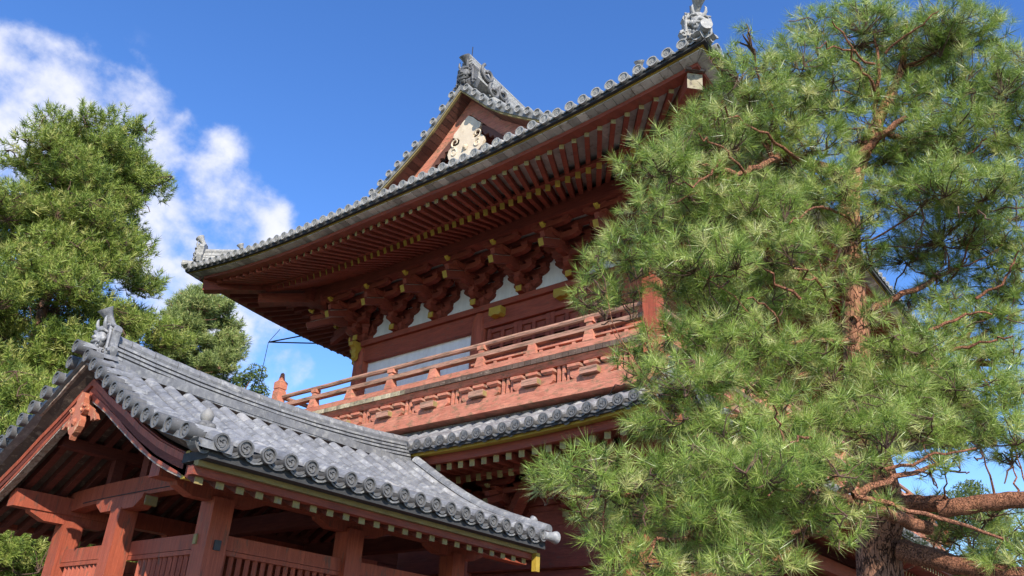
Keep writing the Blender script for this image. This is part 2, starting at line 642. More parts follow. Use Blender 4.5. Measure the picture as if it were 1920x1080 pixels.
def tile_row(b, P, r, tl=.30, n=6, jit=.35, base=.5):
    """P: polyline from eave to top. Overlapping half round cover tiles."""
    P = [Vector(p) for p in P]
    seg = [(P[i + 1] - P[i]).length for i in range(len(P) - 1)]
    tot = sum(seg)
    k = max(1, round(tot / tl))

    def pos(s):
        s = max(0, min(tot, s))
        for i, g in enumerate(seg):
            if s <= g or i == len(seg) - 1:
                return P[i].lerp(P[i + 1], s / g)
            s -= g
    side = None
    for i in range(k):
        a, c = pos(i * tot / k), pos((i + 1) * tot / k + .01)
        d = (c - a).normalized()
        if side is None:
            side = d.cross(Vector((0, 0, 1))).normalized()
        up = side.cross(d)
        V = []
        j1 = random.uniform(-.004, .004)
        for (p, rr) in ((a, r), (c, r * .955)):
            for q in range(n + 1):
                an = PI * q / n
                V.append(p + side * (math.cos(an) * rr + j1) + up * (math.sin(an) * rr * .95))
        F = [(q, q + 1, n + 2 + q, n + 1 + q) for q in range(n)]
        F.append(tuple(range(n, -1, -1)))
        b.add(V, F, min(1, max(0, random.gauss(base, jit * .5))))


def pan_row(b, P, w, tl=.26, sag=.035, n=4, base=.45):
    P = [Vector(p) for p in P]
    seg = [(P[i + 1] - P[i]).length for i in range(len(P) - 1)]
    tot = sum(seg)
    k = max(1, round(tot / tl))

    def pos(s):
        s = max(0, min(tot, s))
        for i, g in enumerate(seg):
            if s <= g or i == len(seg) - 1:
                return P[i].lerp(P[i + 1], s / g)
            s -= g
    side = None
    for i in range(k):
        a, c = pos(i * tot / k), pos((i + 1) * tot / k)
        d = (c - a).normalized()
        if side is None:
            side = d.cross(Vector((0, 0, 1))).normalized()
        up = side.cross(d)
        V = []
        for (p, lift) in ((a, .022), (c, .0)):
            for q in range(n + 1):
                t = -1 + 2 * q / n
                V.append(p + side * (t * w / 2) + up * (lift - sag * (1 - t * t)))
        for q in range(n + 1):
            V.append(V[q] - up * .022)
        F = [(q, q + 1, n + 2 + q, n + 1 + q) for q in range(n)] + [(2 * n + 2 + q, 2 * n + 3 + q, q + 1, q) for q in range(n)]
        b.add(V, F, min(1, max(0, random.gauss(base, .15))))


def trumpet(b, o, d, ln, r0, r1, tone=.55):
    """flared tile finial (toribusuma)"""
    o, d = Vector(o), Vector(d).normalized()
    pr = []
    for i in range(7):
        t = i / 6
        pr.append((t * ln, r0 + (r1 - r0) * t ** 3))
    pr += [(ln + .012, r1), (ln + .012, r1 * .8), (ln - .01, r1 * .76)]
    b.lathe(pr, o, d, 14, tone)


def demon_mask(name, parent, loc, s, rz, mat):
    """onigawara: arched back slab with a horned scowling face; faces -X in its own frame"""
    b = MB()
    # back slab with stepped shoulders
    sl = [(-.36, 0), (-.40, .10), (-.30, .16), (-.30, .42), (-.33, .46), (-.31, .54), (-.22, .60), (-.10, .66), (.10, .66), (.22, .60), (.31, .54), (.33, .46), (.30, .42), (.30, .16),
          (.40, .10), (.36, 0), (.30, -.12), (.20, -.06), (-.20, -.06), (-.30, -.12)]
    b.prism([(-.02, y, z) for y, z in sl], (.16, 0, 0), .5)
    # rim
    for sgn in (-1, 1):
        b.tube([(-.05, sgn * .28, .05), (-.06, sgn * .27, .40), (-.05, sgn * .20, .57), (-.04, sgn * .05, .63)], .032, 6, .5)
        # side scrolls
        sc = []
        for i in range(12):
            a = i * .55
            rr = .085 - i * .006
            sc.append((-.05, sgn * (.33 + math.cos(a) * rr * .9), -.02 + math.sin(a) * rr))
        b.tube(sc, .026, 6, .55)
        sc = []
        for i in range(11):
            a = i * .55 + 1.0
            rr = .075 - i * .0055
            sc.append((-.06, sgn * (.25 + math.cos(a) * rr), .50 + math.sin(a) * rr))
        b.tube(sc, .022, 6, .55)
        # horn
        b.tube([(-.10, sgn * .10, .50), (-.16, sgn * .15, .60), (-.17, sgn * .15, .70), (-.15, sgn * .13, .77)], [.045, .036, .022, .004], 7, .6)
        # brow, eye, cheek, ear
        b.tube([(-.17, sgn * .02, .40), (-.19, sgn * .09, .45), (-.15, sgn * .17, .46), (-.08, sgn * .22, .41)], [.030, .036, .032, .018], 7, .5)
        b.ball((-.155, sgn * .095, .375), .042, (1, 1, .9), 10, .6)
        b.tube([(-.14, sgn * .05, .335), (-.16, sgn * .10, .325), (-.12, sgn * .16, .34)], .014, 5, .45)
        b.ball((-.11, sgn * .15, .27), .075, (.8, .9, .9), 10, .5)
        b.ball((-.06, sgn * .225, .33), .055, (.6, .7, 1.3), 8, .5)
        # fangs
        b.tube([(-.185, sgn * .085, .185), (-.20, sgn * .088, .13)], [.018, .003], 6, .75)
        # beard curls
        for q in range(3):
            yy = sgn * (.06 + .075 * q)
            b.tube([(-.10, yy, .05), (-.14, yy * 1.05, .0), (-.12, yy * 1.1, -.05)], [.034, .030, .008], 6, .45)
    b.ball((-.10, 0, .30), .20, (.62, .95, 1.1), 14, .5)
    b.ball((-.115, 0, .49), .12, (.7, 1.2, .7), 10, .5)
    b.ball((-.215, 0, .305), .055, (1, 1.15, .8), 10, .55)
    for sgn in (-1, 1):
        b.ball((-.20, sgn * .05, .29), .032, (1, 1, .8), 8, .5)
    b.tube([(-.16, -.15, .20), (-.215, -.07, .225), (-.225, 0, .215), (-.215, .07, .225), (-.16, .15, .20)], .026, 6, .5)
    b.tube([(-.15, -.13, .12), (-.205, -.06, .085), (-.215, 0, .08), (-.205, .06, .085), (-.15, .13, .12)], .028, 6, .5)
    b.ball((-.13, 0, .06), .08, (.9, 1.3, .8), 10, .45)
    trumpet(b, (.10, 0, .60), (-.62, 0, .78), .42, .075, .155)
    o = b.build(name, mat, None, True)
    o.scale = (s, s, s)
    place(o, parent, loc, rz, True)
    return o


# ------------------------------------------------------------------ ground
gb = MB()
gb.box(-400, 400, -400, 400, -.5, 0, .5)
g = gb.build('ground', 'ground')
g['kind'] = 'structure'
g['label'] = 'pale gravel ground around the temple gate'
g['category'] = 'ground'

# ================================================================== TEMPLE GATE
CX, CY = 20.1, 10.65
gate = empty('temple_gate', (CX, CY, 0), 'large two storey vermilion temple gate with grey tiled hip and gable roof and balcony', 'temple gate')
WX, WY0, WY1 = 12.0, 6.96, 14.34          # upper wall planes
FX = 2 * CX - WX


class Side:
    def __init__(s, corner, along, inward, length, lift=.40, reach=5.0):
        s.c, s.a, s.i, s.len = Vector((*corner, 0)), Vector((*along, 0)), Vector((*inward, 0)), length
        s.lf, s.rc = lift, reach

    def lift(s, u):
        k = 1 - min(u, s.len - u) / s.rc
        return s.lf * min(1.05, k) ** 2 if k > 0 else 0

    def p(s, u, v, z):
        q = s.c + s.a * u + s.i * v
        return Vector((q.x, q.y, z))

    def pl(s, u, v, z, fade=2.6):
        return s.p(u, v, z + s.lift(u) * max(0, 1 - max(v, 0) / fade))


UX, UYL, UYR = 8.76, 17.55, 3.75
UFX = 2 * CX - UX
U_END = Side((UX, UYL), (0, -1), (1, 0), UYL - UYR)
U_BACK = Side((UX, UYL), (1, 0), (0, -1), UFX - UX)
U_FRONT = Side((UX, UYR), (1, 0), (0, 1), UFX - UX)
U_FAR = Side((UFX, UYL), (0, -1), (-1, 0), UYL - UYR)
PROF_U = [(0, 10.15), (1.2, 10.62), (2.4, 11.15), (4.3, 12.2), (5.3, 12.85), (5.9, 13.3), (6.54, 13.92), (6.9, 14.25)]
EZ = 10.20
HG = 2.25                                   # depth of the hip below the gable

roof_u = MB()
und = MB()
SP = .2555
for sd_, full in ((U_END, False), (U_FAR, False), (U_FRONT, True), (U_BACK, True)):
    n = int(sd_.len / SP)
    off = (sd_.len - (n - 1) * SP) / 2
    coarse = sd_ is not U_END
    for i in range(n):
        u = off + i * SP
        t = min(u, sd_.len - u)
        if full:
            emax = 6.85 if t > HG - .05 else t
        else:
            emax = min(t, HG)
        if emax < .25:
            continue
        es = [0, .35, .8] + [e for e in (1.2, 1.8, 2.4, 3.3, 4.3, 5.3, 6.1) if e < emax - .1] + [emax]
        es = [e for e in es if e <= emax]
        pts = [sd_.pl(u, e, lerp(PROF_U, e) + .05) for e in es]
        tile_row(roof_u, pts, .082, .6 if coarse else .3, 4 if coarse else 6)
        pan_row(roof_u, [p - Vector((0, 0, .03)) + sd_.a * (SP / 2) for p in pts], SP, 1.2 if coarse else .4, .03, 2)
upper_roof = roof_u.build('upper_roof', 'tile_old', gate)


# end tiles of the upper roof
def end_tiles(side, u_list, z, r, roof, rz, pitch, swirl, mat, tilt=0.0):
    src = end_tile_mb(r, swirl, True, pitch, ((.03, .01, .062), (.075, -.022, .075)) if swirl else ((.06, .02, .035),)).build('end_tile', mat, None, True)
    for k, u in enumerate(u_list):
        place(src, roof, side.pl(u, 0, z), rz, k == 0, tilt)


nU = int(U_END.len / SP)
offU = (U_END.len - (nU - 1) * SP) / 2
end_tiles(U_END, [offU + i * SP for i in range(nU)], EZ, .09, upper_roof, 0, -SP, False, 'tile_old')
end_tiles(U_FRONT, [offU + i * SP for i in range(14)], EZ, .09, upper_roof, PI / 2, SP, False, 'tile_old')
end_tiles(U_BACK, [offU + i * SP for i in range(6)], EZ, .09, upper_roof, -PI / 2, -SP, False, 'tile_old')


def eave(side, z0, roofname, us, tip_v, layers):
    """layered eave edge: each layer is (name, material, v0, v1, ztop(v0), zbottom)"""
    n = 44
    U = [side.len * i / n for i in range(n + 1)]
    for (nm, mt, v0, v1, za, zb, zc, zd) in layers:
        b = MB()

        def cl(u, v):
            return min(max(u, v), side.len - v)
        pa = [side.pl(cl(u, v0), v0, z0 + za, 9) for u in U]      # outer top
        pb = [side.pl(cl(u, v0), v0, z0 + zb, 9) for u in U]      # outer bottom
        pc = [side.pl(cl(u, v1), v1, z0 + zc, 9) for u in U]      # inner bottom
        pd = [side.pl(cl(u, v1), v1, z0 + zd, 9) for u in U]      # inner top
        if 'board' in nm:
            k = int(side.len / .17)
            for i in range(k):
                u0, u1 = side.len * i / k, side.len * (i + 1) / k - .008
                j = random.uniform(-.006, .006)
                b.hexa([side.pl(cl(u0, v0), v0, z0 + zb + j, 9), side.pl(cl(u1, v0), v0, z0 + zb + j, 9), side.pl(cl(u1, v1), v1, z0 + zc + j, 9), side.pl(cl(u0, v1), v1, z0 + zc + j, 9),
                        side.pl(cl(u0, v0), v0, z0 + za, 9), side.pl(cl(u1, v0), v0, z0 + za, 9), side.pl(cl(u1, v1), v1, z0 + zd, 9), side.pl(cl(u0, v1), v1, z0 + zd, 9)], random.uniform(0, 1))
        else:
            b.bar([pa, pb, pc, pd])
        b.build(nm, mt, gate)


UP_LAYERS = [('tile_bedding', 'clay', .03, .5, -.06, -.12, -.02, .04),
             ('yellow_eave_strip', 'yellow', .10, .15, -.065, -.125, -.125, -.065),
             ('grey_soffit_board', 'grey_wood', .125, .35, -.128, -.145, -.172, -.15),
             ('eave_batten', 'red', .29, .48, -.170, -.245, -.245, -.170)]
for sd_ in (U_END, U_BACK, U_FRONT):
    eave(sd_, EZ, 'upper_roof', None, None, UP_LAYERS)


def rafter(side, u, tip, zt, slope, v_end, focus, half, w, h, name, mats, fade=6.0, hipcut=True, mbx=None, zjit=0.0):
    """one eave rafter: tip at (u, tip), fanning from focus (u, v)"""
    if focus is None or half < u < side.len - half:
        du = 0.0
    elif u <= half:
        du = (focus[0] - u) / (focus[1] - tip)
    else:
        du = -(focus[0] - (side.len - u)) / (focus[1] - tip)
    ve = v_end
    if hipcut:
        # stop at the hip line u = v
        t = u if u <= side.len / 2 else side.len - u
        d = abs(du)
        if 1 - d > 1e-3:
            vh = (t - d * tip) / (1 - d)
            ve = min(v_end, vh - .08)
    if ve - tip < .2:
        return None
    b = mbx or MB()
    lf = side.lift(u)
    P = side.p(u, tip, zt + lf)
    Q = side.p(u + du * (ve - tip), ve, zt + lf * max(0, 1 - (ve - tip) / fade) + slope * (ve - tip))
    b.beam(Q, P, w, h, mi=0, cap=1)
    if mbx is None:
        return b.build(name, mats, gate)


FOC = (6.9, 7.74)
# flying and base rafters of the end eave
us = []
u = 6.9
ys = [6.9]
while ys[-1] > .62:
    ys.append(ys[-1] - (.22 + .052 * (6.9 - ys[-1]) / 6.4))
us = sorted(ys[1:] + [13.8 - y for y in ys])
for u in us:
    rafter(U_END, u, .46, 9.92, .17, 2.3, FOC, 6.9, .082, .105, 'flying_rafter', ['red', 'yellow_dull'])
for u in us:
    du = (FOC[0] - u) / (FOC[1] - .46)
    ub = u + du * (1.34 - .46)
    t = min(ub, 13.8 - ub)
    if t < 1.42:
        continue
    rafter(U_END, ub, 1.34, 9.955, .36, 3.4, (6.9, 7.74), 6.9, .095, .125, 'base_rafter', ['red', 'yellow'])
ub_ = [y for y in ys[::-1] if y < 6.9]
stuffb = MB()
stufff = MB()
for k, u in enumerate(ub_ + [6.9 + .22 * i for i in range(0, 42)]):
    fo = FOC if u < 6.9 else None
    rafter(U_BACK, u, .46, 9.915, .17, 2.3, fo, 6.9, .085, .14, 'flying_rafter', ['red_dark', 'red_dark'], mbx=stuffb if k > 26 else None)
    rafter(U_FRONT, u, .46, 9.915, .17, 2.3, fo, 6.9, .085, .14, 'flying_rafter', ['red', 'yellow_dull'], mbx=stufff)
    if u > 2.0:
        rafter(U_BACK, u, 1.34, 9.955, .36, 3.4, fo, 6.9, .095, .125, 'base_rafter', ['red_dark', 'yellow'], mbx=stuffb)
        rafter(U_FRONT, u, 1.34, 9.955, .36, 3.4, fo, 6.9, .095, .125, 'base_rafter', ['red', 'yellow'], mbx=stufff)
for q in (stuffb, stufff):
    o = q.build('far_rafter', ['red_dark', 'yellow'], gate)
    o['kind'] = 'stuff'

# soffit boards above the rafters
for sd_ in (U_END, U_BACK, U_FRONT):
    b = MB()
    n = 60
    for (v0, z0, v1, z1) in ((.44, EZ - .205, 1.42, 10.20), (1.30, 10.04, 3.5, 10.86)):
        for i in range(n):
            u0, u1 = sd_.len * i / n, sd_.len * (i + 1) / n

            def cl(u, v):
                return min(max(u, v), sd_.len - v)
            b.add([sd_.pl(cl(u0, v0), v0, z0, 6), sd_.pl(cl(u1, v0), v0, z0, 6), sd_.pl(cl(u1, v1), v1, z1, 6), sd_.pl(cl(u0, v1), v1, z1, 6)], [(0, 1, 2, 3)], random.uniform(.2, .8))
    b.build('soffit_board', 'grey_wood', gate)
    # board between the two rafter tiers
    b = MB()
    U = [sd_.len * i / 40 for i in range(41)]
    b.bar([[sd_.pl(min(max(u, v), sd_.len - v), v, z, 6) for u in U] for v, z in ((1.28, 10.085), (1.28, 10.02), (1.42, 10.03), (1.42, 10.10))])
    b.build('rafter_batten', 'red', gate)


# hip rafters
def hip(sd1, sx, sy, cx, cy):
    b = MB()
    d = Vector((sx, sy, 0))
    tip = Vector((cx, cy, 0)) + d * .40
    b.beam(tip + d * 3.2 + Vector((0, 0, 10.6)), tip + Vector((0, 0, 10.13)), .24, .27, mi=0, cap=1)
    b.beam(tip + d * 3.2 + Vector((0, 0, 10.28)), tip + d * .95 + Vector((0, 0, 9.92)), .26, .24, mi=0, cap=1)
    b.build('hip_rafter', ['red', 'board_end' if cy < 5 else 'red_post'], gate)
    c = MB()
    c.beam(tip - d * .06 + Vector((0, 0, 10.30)), tip + d * .35 + Vector((0, 0, 10.32)), .30, .05, mi=0)
    c.build('hip_rafter_cover', 'old_wood', gate)


hip(None, 1, -1, UX, UYL)
hip(None, 1, 1, UX, UYR)
hip(None, -1, 1, UFX, UYR)


# hip ridges, corner ornaments
def hip_ridge(cx, cy, sx, sy, lf=.42):
    b = MB()
    d = Vector((sx, sy, 0))
    P = []
    for i in range(9):
        e = .24 + i * HG / 8
        P.append(Vector((cx, cy, 0)) + d * e + Vector((0, 0, lerp(PROF_U, e) + lf * max(0, 1 - e / 2.2) ** 1.5 + .10)))
    for k in range(4):
        w = .30 - .03 * k
        for a, c in zip(P, P[1:]):
            b.beam(a + Vector((0, 0, .03 + .075 * k)), c + Vector((0, 0, .03 + .075 * k)), w, .055)
    b.tube([p + Vector((0, 0, .36)) for p in P], .085, 8)
    # tail tile running out under the mask
    b.tube([P[0] + d * .1 + Vector((0, 0, .0)), Vector((cx, cy, 0)) - d * .05 + Vector((0, 0, EZ + lf + .07))], .095, 12, .6)
    o = b.build('hip_ridge', 'tile_old', upper_roof)
    ang = math.atan2(-sy, -sx) + PI
    demon_mask('demon_tile', upper_roof, P[0] + Vector((0, 0, .08)) - d * .02, .72, ang, 'tile_old')
    return P


hip_ridge(UX, UYR, 1, 1)
hip_ridge(UX, UYL, 1, -1)
# small guardian finials sitting on the eave tiles
b = MB()
for (u, dirv) in ((2.05, (-.5, .5, .9)), (12.55, (-.5, -.5, .9))):
    p = U_END.pl(u, .22, EZ + .08)
    b.lathe([(0, .10), (.06, .12), (.12, .07), (.16, .05)], p, (0, 0, 1), 10, .6)
    trumpet(b, p + Vector((.04, 0, .10)), (-.45, dirv[1] * .3, .8), .20, .04, .085, .6)
b.build('eave_finial', 'tile_old', upper_roof, True)

# ---- gable
GX, GC = 10.68, 10.68
vdist = [.23 + .262 * i for i in range(13)]


def gz(d):
    return lerp([(0, 14.28), (.36, 13.92), (.98, 13.28), (1.6, 12.84), (2.6, 12.20), (3.6, 11.68)], d)


src = end_tile_mb(.088, False, False).build('verge_tile', 'tile_old', None, True)
k = 0
for sgn in (-1, 1):
    for d in vdist:
        place(src, upper_roof, (GX, GC + sgn * d, gz(d) + .06), 0, k == 0)
        k += 1
b = MB()
for sgn in (-1, 1):
    for d in vdist:
        tile_row(b, [(GX + .02, GC + sgn * d, gz(d) + .06), (GX + .75, GC + sgn * d, gz(d) + .06)], .083, .35)
    D = [0.0, .3, .6, 1.0, 1.4, 1.8, 2.3, 2.8, 3.3]
    b.bar([[(GX + x, GC + sgn * d, gz(d) + z) for d in D] for x, z in ((.02, .05), (.04, -.09), (.9, -.05), (.9, .05))], .0)
    # descending ridge beside the verge
    Q = [Vector((GX + .95, GC + sgn * d, gz(d) + .1)) for d in D]
    for lv in range(3):
        for a, c in zip(Q, Q[1:]):
            b.beam(a + Vector((0, 0, .07 * lv)), c + Vector((0, 0, .07 * lv)), .26 - .02 * lv, .055)
    b.tube([q + Vector((0, 0, .24)) for q in Q], .08, 8)
b.build('verge', 'tile_old', upper_roof)
# bargeboards, soffit of the verge, gable wall
D = [0, .25, .5, .8, 1.2, 1.6, 2.0, 2.5, 3.0, 3.5]
for sgn in (-1, 1):
    b = MB()
    b.bar([[(x, GC + sgn * d, gz(d) + z) for d in D] for x, z in ((11.12, -.14), (11.12, -.56), (11.22, -.56), (11.22, -.14))], .5)
    b.build('bargeboard', 'red_pale', gate)
    b = MB()
    for d0, d1 in zip(D, D[1:]):
        for q in range(3):
            a, c = d0 + (d1 - d0) * q / 3, d0 + (d1 - d0) * (q + 1) / 3 - .008
            b.add([(10.78, GC + sgn * a, gz(a) - .135), (10.78, GC + sgn * c, gz(c) - .135), (11.3, GC + sgn * c, gz(c) - .15), (11.3, GC + sgn * a, gz(a) - .15)], [(0, 1, 2, 3)], random.uniform(.1, .9))
    b.build('verge_soffit', 'brown_board', gate)
    b = MB()
    b.bar([[(x, GC + sgn * d, gz(d) + z) for d in D] for x, z in ((10.74, -.085), (10.74, -.14), (10.80, -.14), (10.80, -.085))], .5)
    b.build('verge_strip', 'yellow_dull', gate)
b = MB()
b.prism([(11.55, GC - 3.2, 11.2), (11.55, GC + 3.2, 11.2), (11.55, GC + 2.0, 12.4), (11.55, GC, 13.9), (11.55, GC - 2.0, 12.4)], (.1, 0, 0))
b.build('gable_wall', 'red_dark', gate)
b = MB()
b.beam((11.48, GC - 2.6, 11.85), (11.48, GC + 2.6, 11.85), .14, .35)
b.build('gable_beam', 'red', gate)
# carved pendant under the gable peak
b = MB()
half = [(0, 13.62), (.16, 13.50), (.30, 13.34), (.40, 13.26), (.42, 13.16), (.34, 13.10), (.26, 13.08), (.20, 13.0), (.22, 12.90), (.32, 12.88), (.44, 12.90), (.52, 12.84), (.55, 12.72), (.50, 12.58),
        (.40, 12.50), (.28, 12.50), (.20, 12.44), (.10, 12.34), (0, 12.28)]
PX = 11.03
b.prism([(PX, GC - .03 + y, z) for y, z in half] + [(PX, GC - .03 - y, z) for y, z in half[-2:0:-1]], (.07, 0, 0), .6)
for sgn in (-1, 1):
    for (oy, oz, r0, a0) in ((.33, 12.98, .13, -1.6), (.36, 12.70, .12, 1.2)):
        sp = []
        for i in range(14):
            a = a0 + i * .5
            rr = r0 - i * r0 / 17
            sp.append((PX - .005, GC - .03 + sgn * (oy + math.cos(a) * rr), oz + math.sin(a) * rr))
        b.tube(sp, [.026 - .0011 * i for i in range(14)], 6, .7)
b.lathe([(0, .085), (.03, .085), (.05, .05), (.09, .03)], (PX + .01, GC - .03, 12.72), (-1, 0, 0), 6, .35)
b.build('gable_pendant', 'cream', gate)
for sgn in (-1, 1):
    b = MB()
    pl = [(.42, 13.20), (.60, 13.06), (.78, 12.92), (.95, 12.74), (1.12, 12.55), (1.08, 12.46), (.98, 12.52), (.94, 12.62), (.84, 12.60), (.80, 12.74), (.70, 12.72), (.66, 12.86), (.54, 12.86), (.46, 13.0)]
    b.prism([(PX + .02, GC - .03 + sgn * y, z) for y, z in pl], (.05, 0, 0), .4)
    b.build('pendant_fin', 'brown_board', gate)

# ---- main ridge with end mask
b = MB()
X = [10.85 + i * 2.3125 for i in range(9)]
Rz = [14.42 + .28 * (abs(x - CX) / 9.25) ** 2.4 for x in X]
for lv in range(6):
    w = .46 - .03 * lv
    for (x0, z0), (x1, z1) in zip(zip(X, Rz), zip(X[1:], Rz[1:])):
        b.beam((x0, GC, z0 + .085 * lv), (x1, GC, z1 + .085 * lv), w, .062)
b.tube([(x, GC, z + .56) for x, z in zip(X, Rz)], .10, 8)
b.build('main_ridge', 'tile_old', upper_roof)
demon_mask('demon_tile', upper_roof, (10.88, GC, 14.42), .86, 0, 'tile_dark')
b = MB()   # cloud scrolls beside the mask
for (x0, z0, r0) in ((11.35, 14.95, .26), (11.62, 14.62, .22), (11.95, 14.75, .20), (12.2, 14.55, .16)):
    for sgn in (-1, 1):
        sp = []
        for i in range(15):
            a = 2.2 + i * .5
            rr = r0 - i * r0 / 18
            sp.append((x0 + math.cos(a) * rr, GC + sgn * .26, z0 + math.sin(a) * rr))
        b.tube(sp, .045, 6)
b.build('ridge_scroll', 'tile_dark', upper_roof, True)
for q in ((11.0, GC, 15.1), (9.05, UYR + .35, 10.95)):
    b = MB()
    b.tube([q, (q[0], q[1], q[2] + .6)], .012, 5)
    b.build('lightning_rod', 'metal', upper_roof)

# ---- purlin and bracket clusters
b = MB()
b.box(10.93, 11.2, WY0 - 1.2, WY1 + 1.2, 9.95, 10.29)
b.box(WX - 1.2, FX + 1.2, WY0 - 1.07, WY0 - .8, 9.945, 10.285)
b.box(WX - 1.2, FX + 1.2, WY1 + .8, WY1 + 1.07, 9.945, 10.285)
b.build('eave_purlin', 'red_dark', gate)


def arm_y(b, o, L_, z0, z1, w=.13):
    h = z1 - z0
    e = L_ / 2
    pl = [(-e, z1), (-e, z0 + h * .62), (-e + .05, z0 + h * .28), (-e + .15, z0), (e - .15, z0), (e - .05, z0 + h * .28), (e, z0 + h * .62), (e, z1)]
    b.prism([(-o - w / 2, y, z) for y, z in pl], (w, 0, 0))
    for y in (-e + .085, 0, e - .085):
        block(b, -o, y, z1)


def block(b, x, y, z, s=.085, h=.10):
    k = .72
    b.hexa([(x - s * k, y - s * k, z), (x + s * k, y - s * k, z), (x + s * k, y + s * k, z), (x - s * k, y + s * k, z),
            (x - s, y - s, z + h * .55), (x + s, y - s, z + h * .55), (x + s, y + s, z + h * .55), (x - s, y + s, z + h * .55)])
    b.box(x - s, x + s, y - s, y + s, z + h * .55, z + h)


def arm_x(b, o0, o1, z0, z1, w=.13, y=0):
    h = z1 - z0
    pl = [(-o0, z1), (-o1, z1), (-o1, z0 + h * .62), (-o1 + .05, z0 + h * .28), (-o1 + .15, z0), (-o0, z0)]
    b.prism([(x, y - w / 2, z) for x, z in pl], (0, w, 0))


def cluster_mb(corner=False):
    b = MB()
    block(b, 0, 0, .0, .17, .20)
    arm_y(b, 0, .66, .17, .32)
    arm_x(b, -.2, .42, .175, .315)
    arm_y(b, 0, 1.02, .41, .55)
    arm_y(b, .32, .74, .41, .54)
    arm_x(b, -.1, .74, .412, .543)
    arm_y(b, .0, 1.2, .64, .76)
    arm_y(b, .32, 1.16, .635, .765)
    arm_y(b, .64, .98, .635, .76)
    arm_x(b, 0, 1.0, .642, .757)
    arm_y(b, .93, .92, .79, .90, .12)
    block(b, -.62, 0, .56, .08, .09)
    block(b, -.32, 0, .32, .08, .09)
    # tail rafters with yellow ends
    b.beam((-.05, 0, .80), (-1.24, 0, .32), .115, .15, mi=0, cap=1)
    b.beam((-.45, .02, .80), (-1.18, .02, .53), .10, .12, mi=0, cap=0)
    # worn pale upper edge of the tail
    b.beam((-.62, .0, .585), (-1.15, 0, .372), .10, .14, mi=2)
    # fist shaped nose, painted yellow
    b.prism([(-1.16, -.03, .68), (-1.23, -.03, .71), (-1.26, -.03, .75), (-1.23, -.03, .77), (-1.20, -.03, .75), (-1.14, -.03, .77)], (0, .08, 0), .6, 1)
    # small beam end over the plate
    b.beam((-.05, .0, .06), (-.30, .0, .06), .13, .12, mi=0, cap=1)
    b.box(-.33, -.30, -.066, .066, -.002, .122, .6, 1)
    return b


for o_, z0, z1 in ((.32, 9.865, 9.965), (.64, 9.865, 9.965)):
    b = MB()
    b.box(WX - o_ - .06, WX - o_ + .06, WY0 - o_, WY1 + o_, z0, z1)
    b.build('bracket_tie', 'red_dark', gate)
b = MB()
b.box(WX - 1.0, WX + .05, WY0 - .4, WY1 + .4, 10.0, 10.02)
b.build('bracket_ceiling', 'grey_wood', gate)
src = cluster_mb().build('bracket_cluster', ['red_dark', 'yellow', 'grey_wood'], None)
BY = [WY0 + 1.23 * i for i in range(7)]
k = 0
for y in BY:
    place(src, gate, (WX, y, 9.03), 0, k == 0)
    k += 1
nfx = 13
for i in range(1, nfx):
    place(src, gate, (WX + (FX - WX) * i / nfx, WY0, 9.03), PI / 2)
for i in range(1, 4):
    place(src, gate, (WX + 1.23 * i, WY1, 9.03), -PI / 2)
for (x, y, a) in ((WX, WY1, -PI / 4), (WX, WY0, PI / 4)):
    o = place(src, gate, (x, y, 9.032), a)
    o.scale = (1.15, .9, 1.003)
    place(src, gate, (x, y, 9.028), -PI / 2 if a < 0 else PI / 2)
# carved yellow noses on the corner columns
b = MB()
pl = [(.10, 8.98), (.42, 9.00), (.52, 8.93), (.50, 8.82), (.40, 8.78), (.34, 8.68), (.36, 8.58), (.32, 8.48), (.34, 8.38), (.26, 8.30), (.20, 8.42), (.22, 8.56), (.16, 8.70), (.10, 8.72)]
pl = [(.12 + (y - .1) * .72, 8.98 + (z - 8.98) * .68) for y, z in pl]
b.prism([(WX - .07, WY1 + y, z) for y, z in pl], (.14, 0, 0))
b.build('carved_nose', 'yellow', gate)
b = MB()
b.prism([(WX - y, WY1 - .07, z) for y, z in pl], (0, .14, 0))
b.build('carved_nose', 'yellow', gate)

# ---- upper storey walls
b = MB()
b.box(WX + .05, WX + .1, WY0, WY1, 9.0, 10.4)
b.box(WX, FX, WY0 + .05, WY0 + .1, 9.0, 10.4)
b.box(WX, FX, WY1 - .1, WY1 - .05, 9.0, 10.4)
b.build('frieze_plaster', 'white', gate)
b = MB()
b.box(WX + .05, WX + .12, CY, WY1, 6.6, 8.6)
b.box(WX + .13, FX, WY1 - .12, WY1 - .05, 6.6, 8.6)
b.build('plaster_panel', 'white', gate)
b = MB()
b.box(WX - .17, WX + .17, WY0 - .3, WY1 + .3, 8.90, 9.03)
b.box(WX + .17, FX + .3, WY0 - .17, WY0 + .17, 8.90, 9.03)
b.box(WX + .17, FX + .3, WY1 - .17, WY1 + .17, 8.90, 9.03)
b.build('wall_plate', 'red', gate)
b = MB()
b.box(WX - .09, WX + .09, WY0, WY1, 8.52, 8.895)
b.box(WX - .10, WX + .10, CY, WY1, 6.9, 7.12)
b.box(WX, FX, WY0 - .09, WY0 + .09, 8.52, 8.895)
b.box(WX, FX, WY1 - .09, WY1 + .09, 8.52, 8.895)
b.build('head_beam', 'red', gate)


def column(x, y, z0, z1, r, mat='red_post'):
    b = MB()
    b.lathe([(0, r), (z1 - z0 - .45, r), (z1 - z0 - .16, r * .94), (z1 - z0 - .05, r * .80), (z1 - z0, r * .66)], (x, y, z0), (0, 0, 1), 20, .5)
    return b.build('column', mat, gate, True)


for (x, y) in [(WX, WY0), (WX, CY), (WX, WY1)] + [(WX + 4.7, WY0), (WX + 11.5, WY0), (FX, WY0), (WX + 4.7, WY1), (FX, WY1)]:
    column(x, y, 6.4, 8.90, .19)


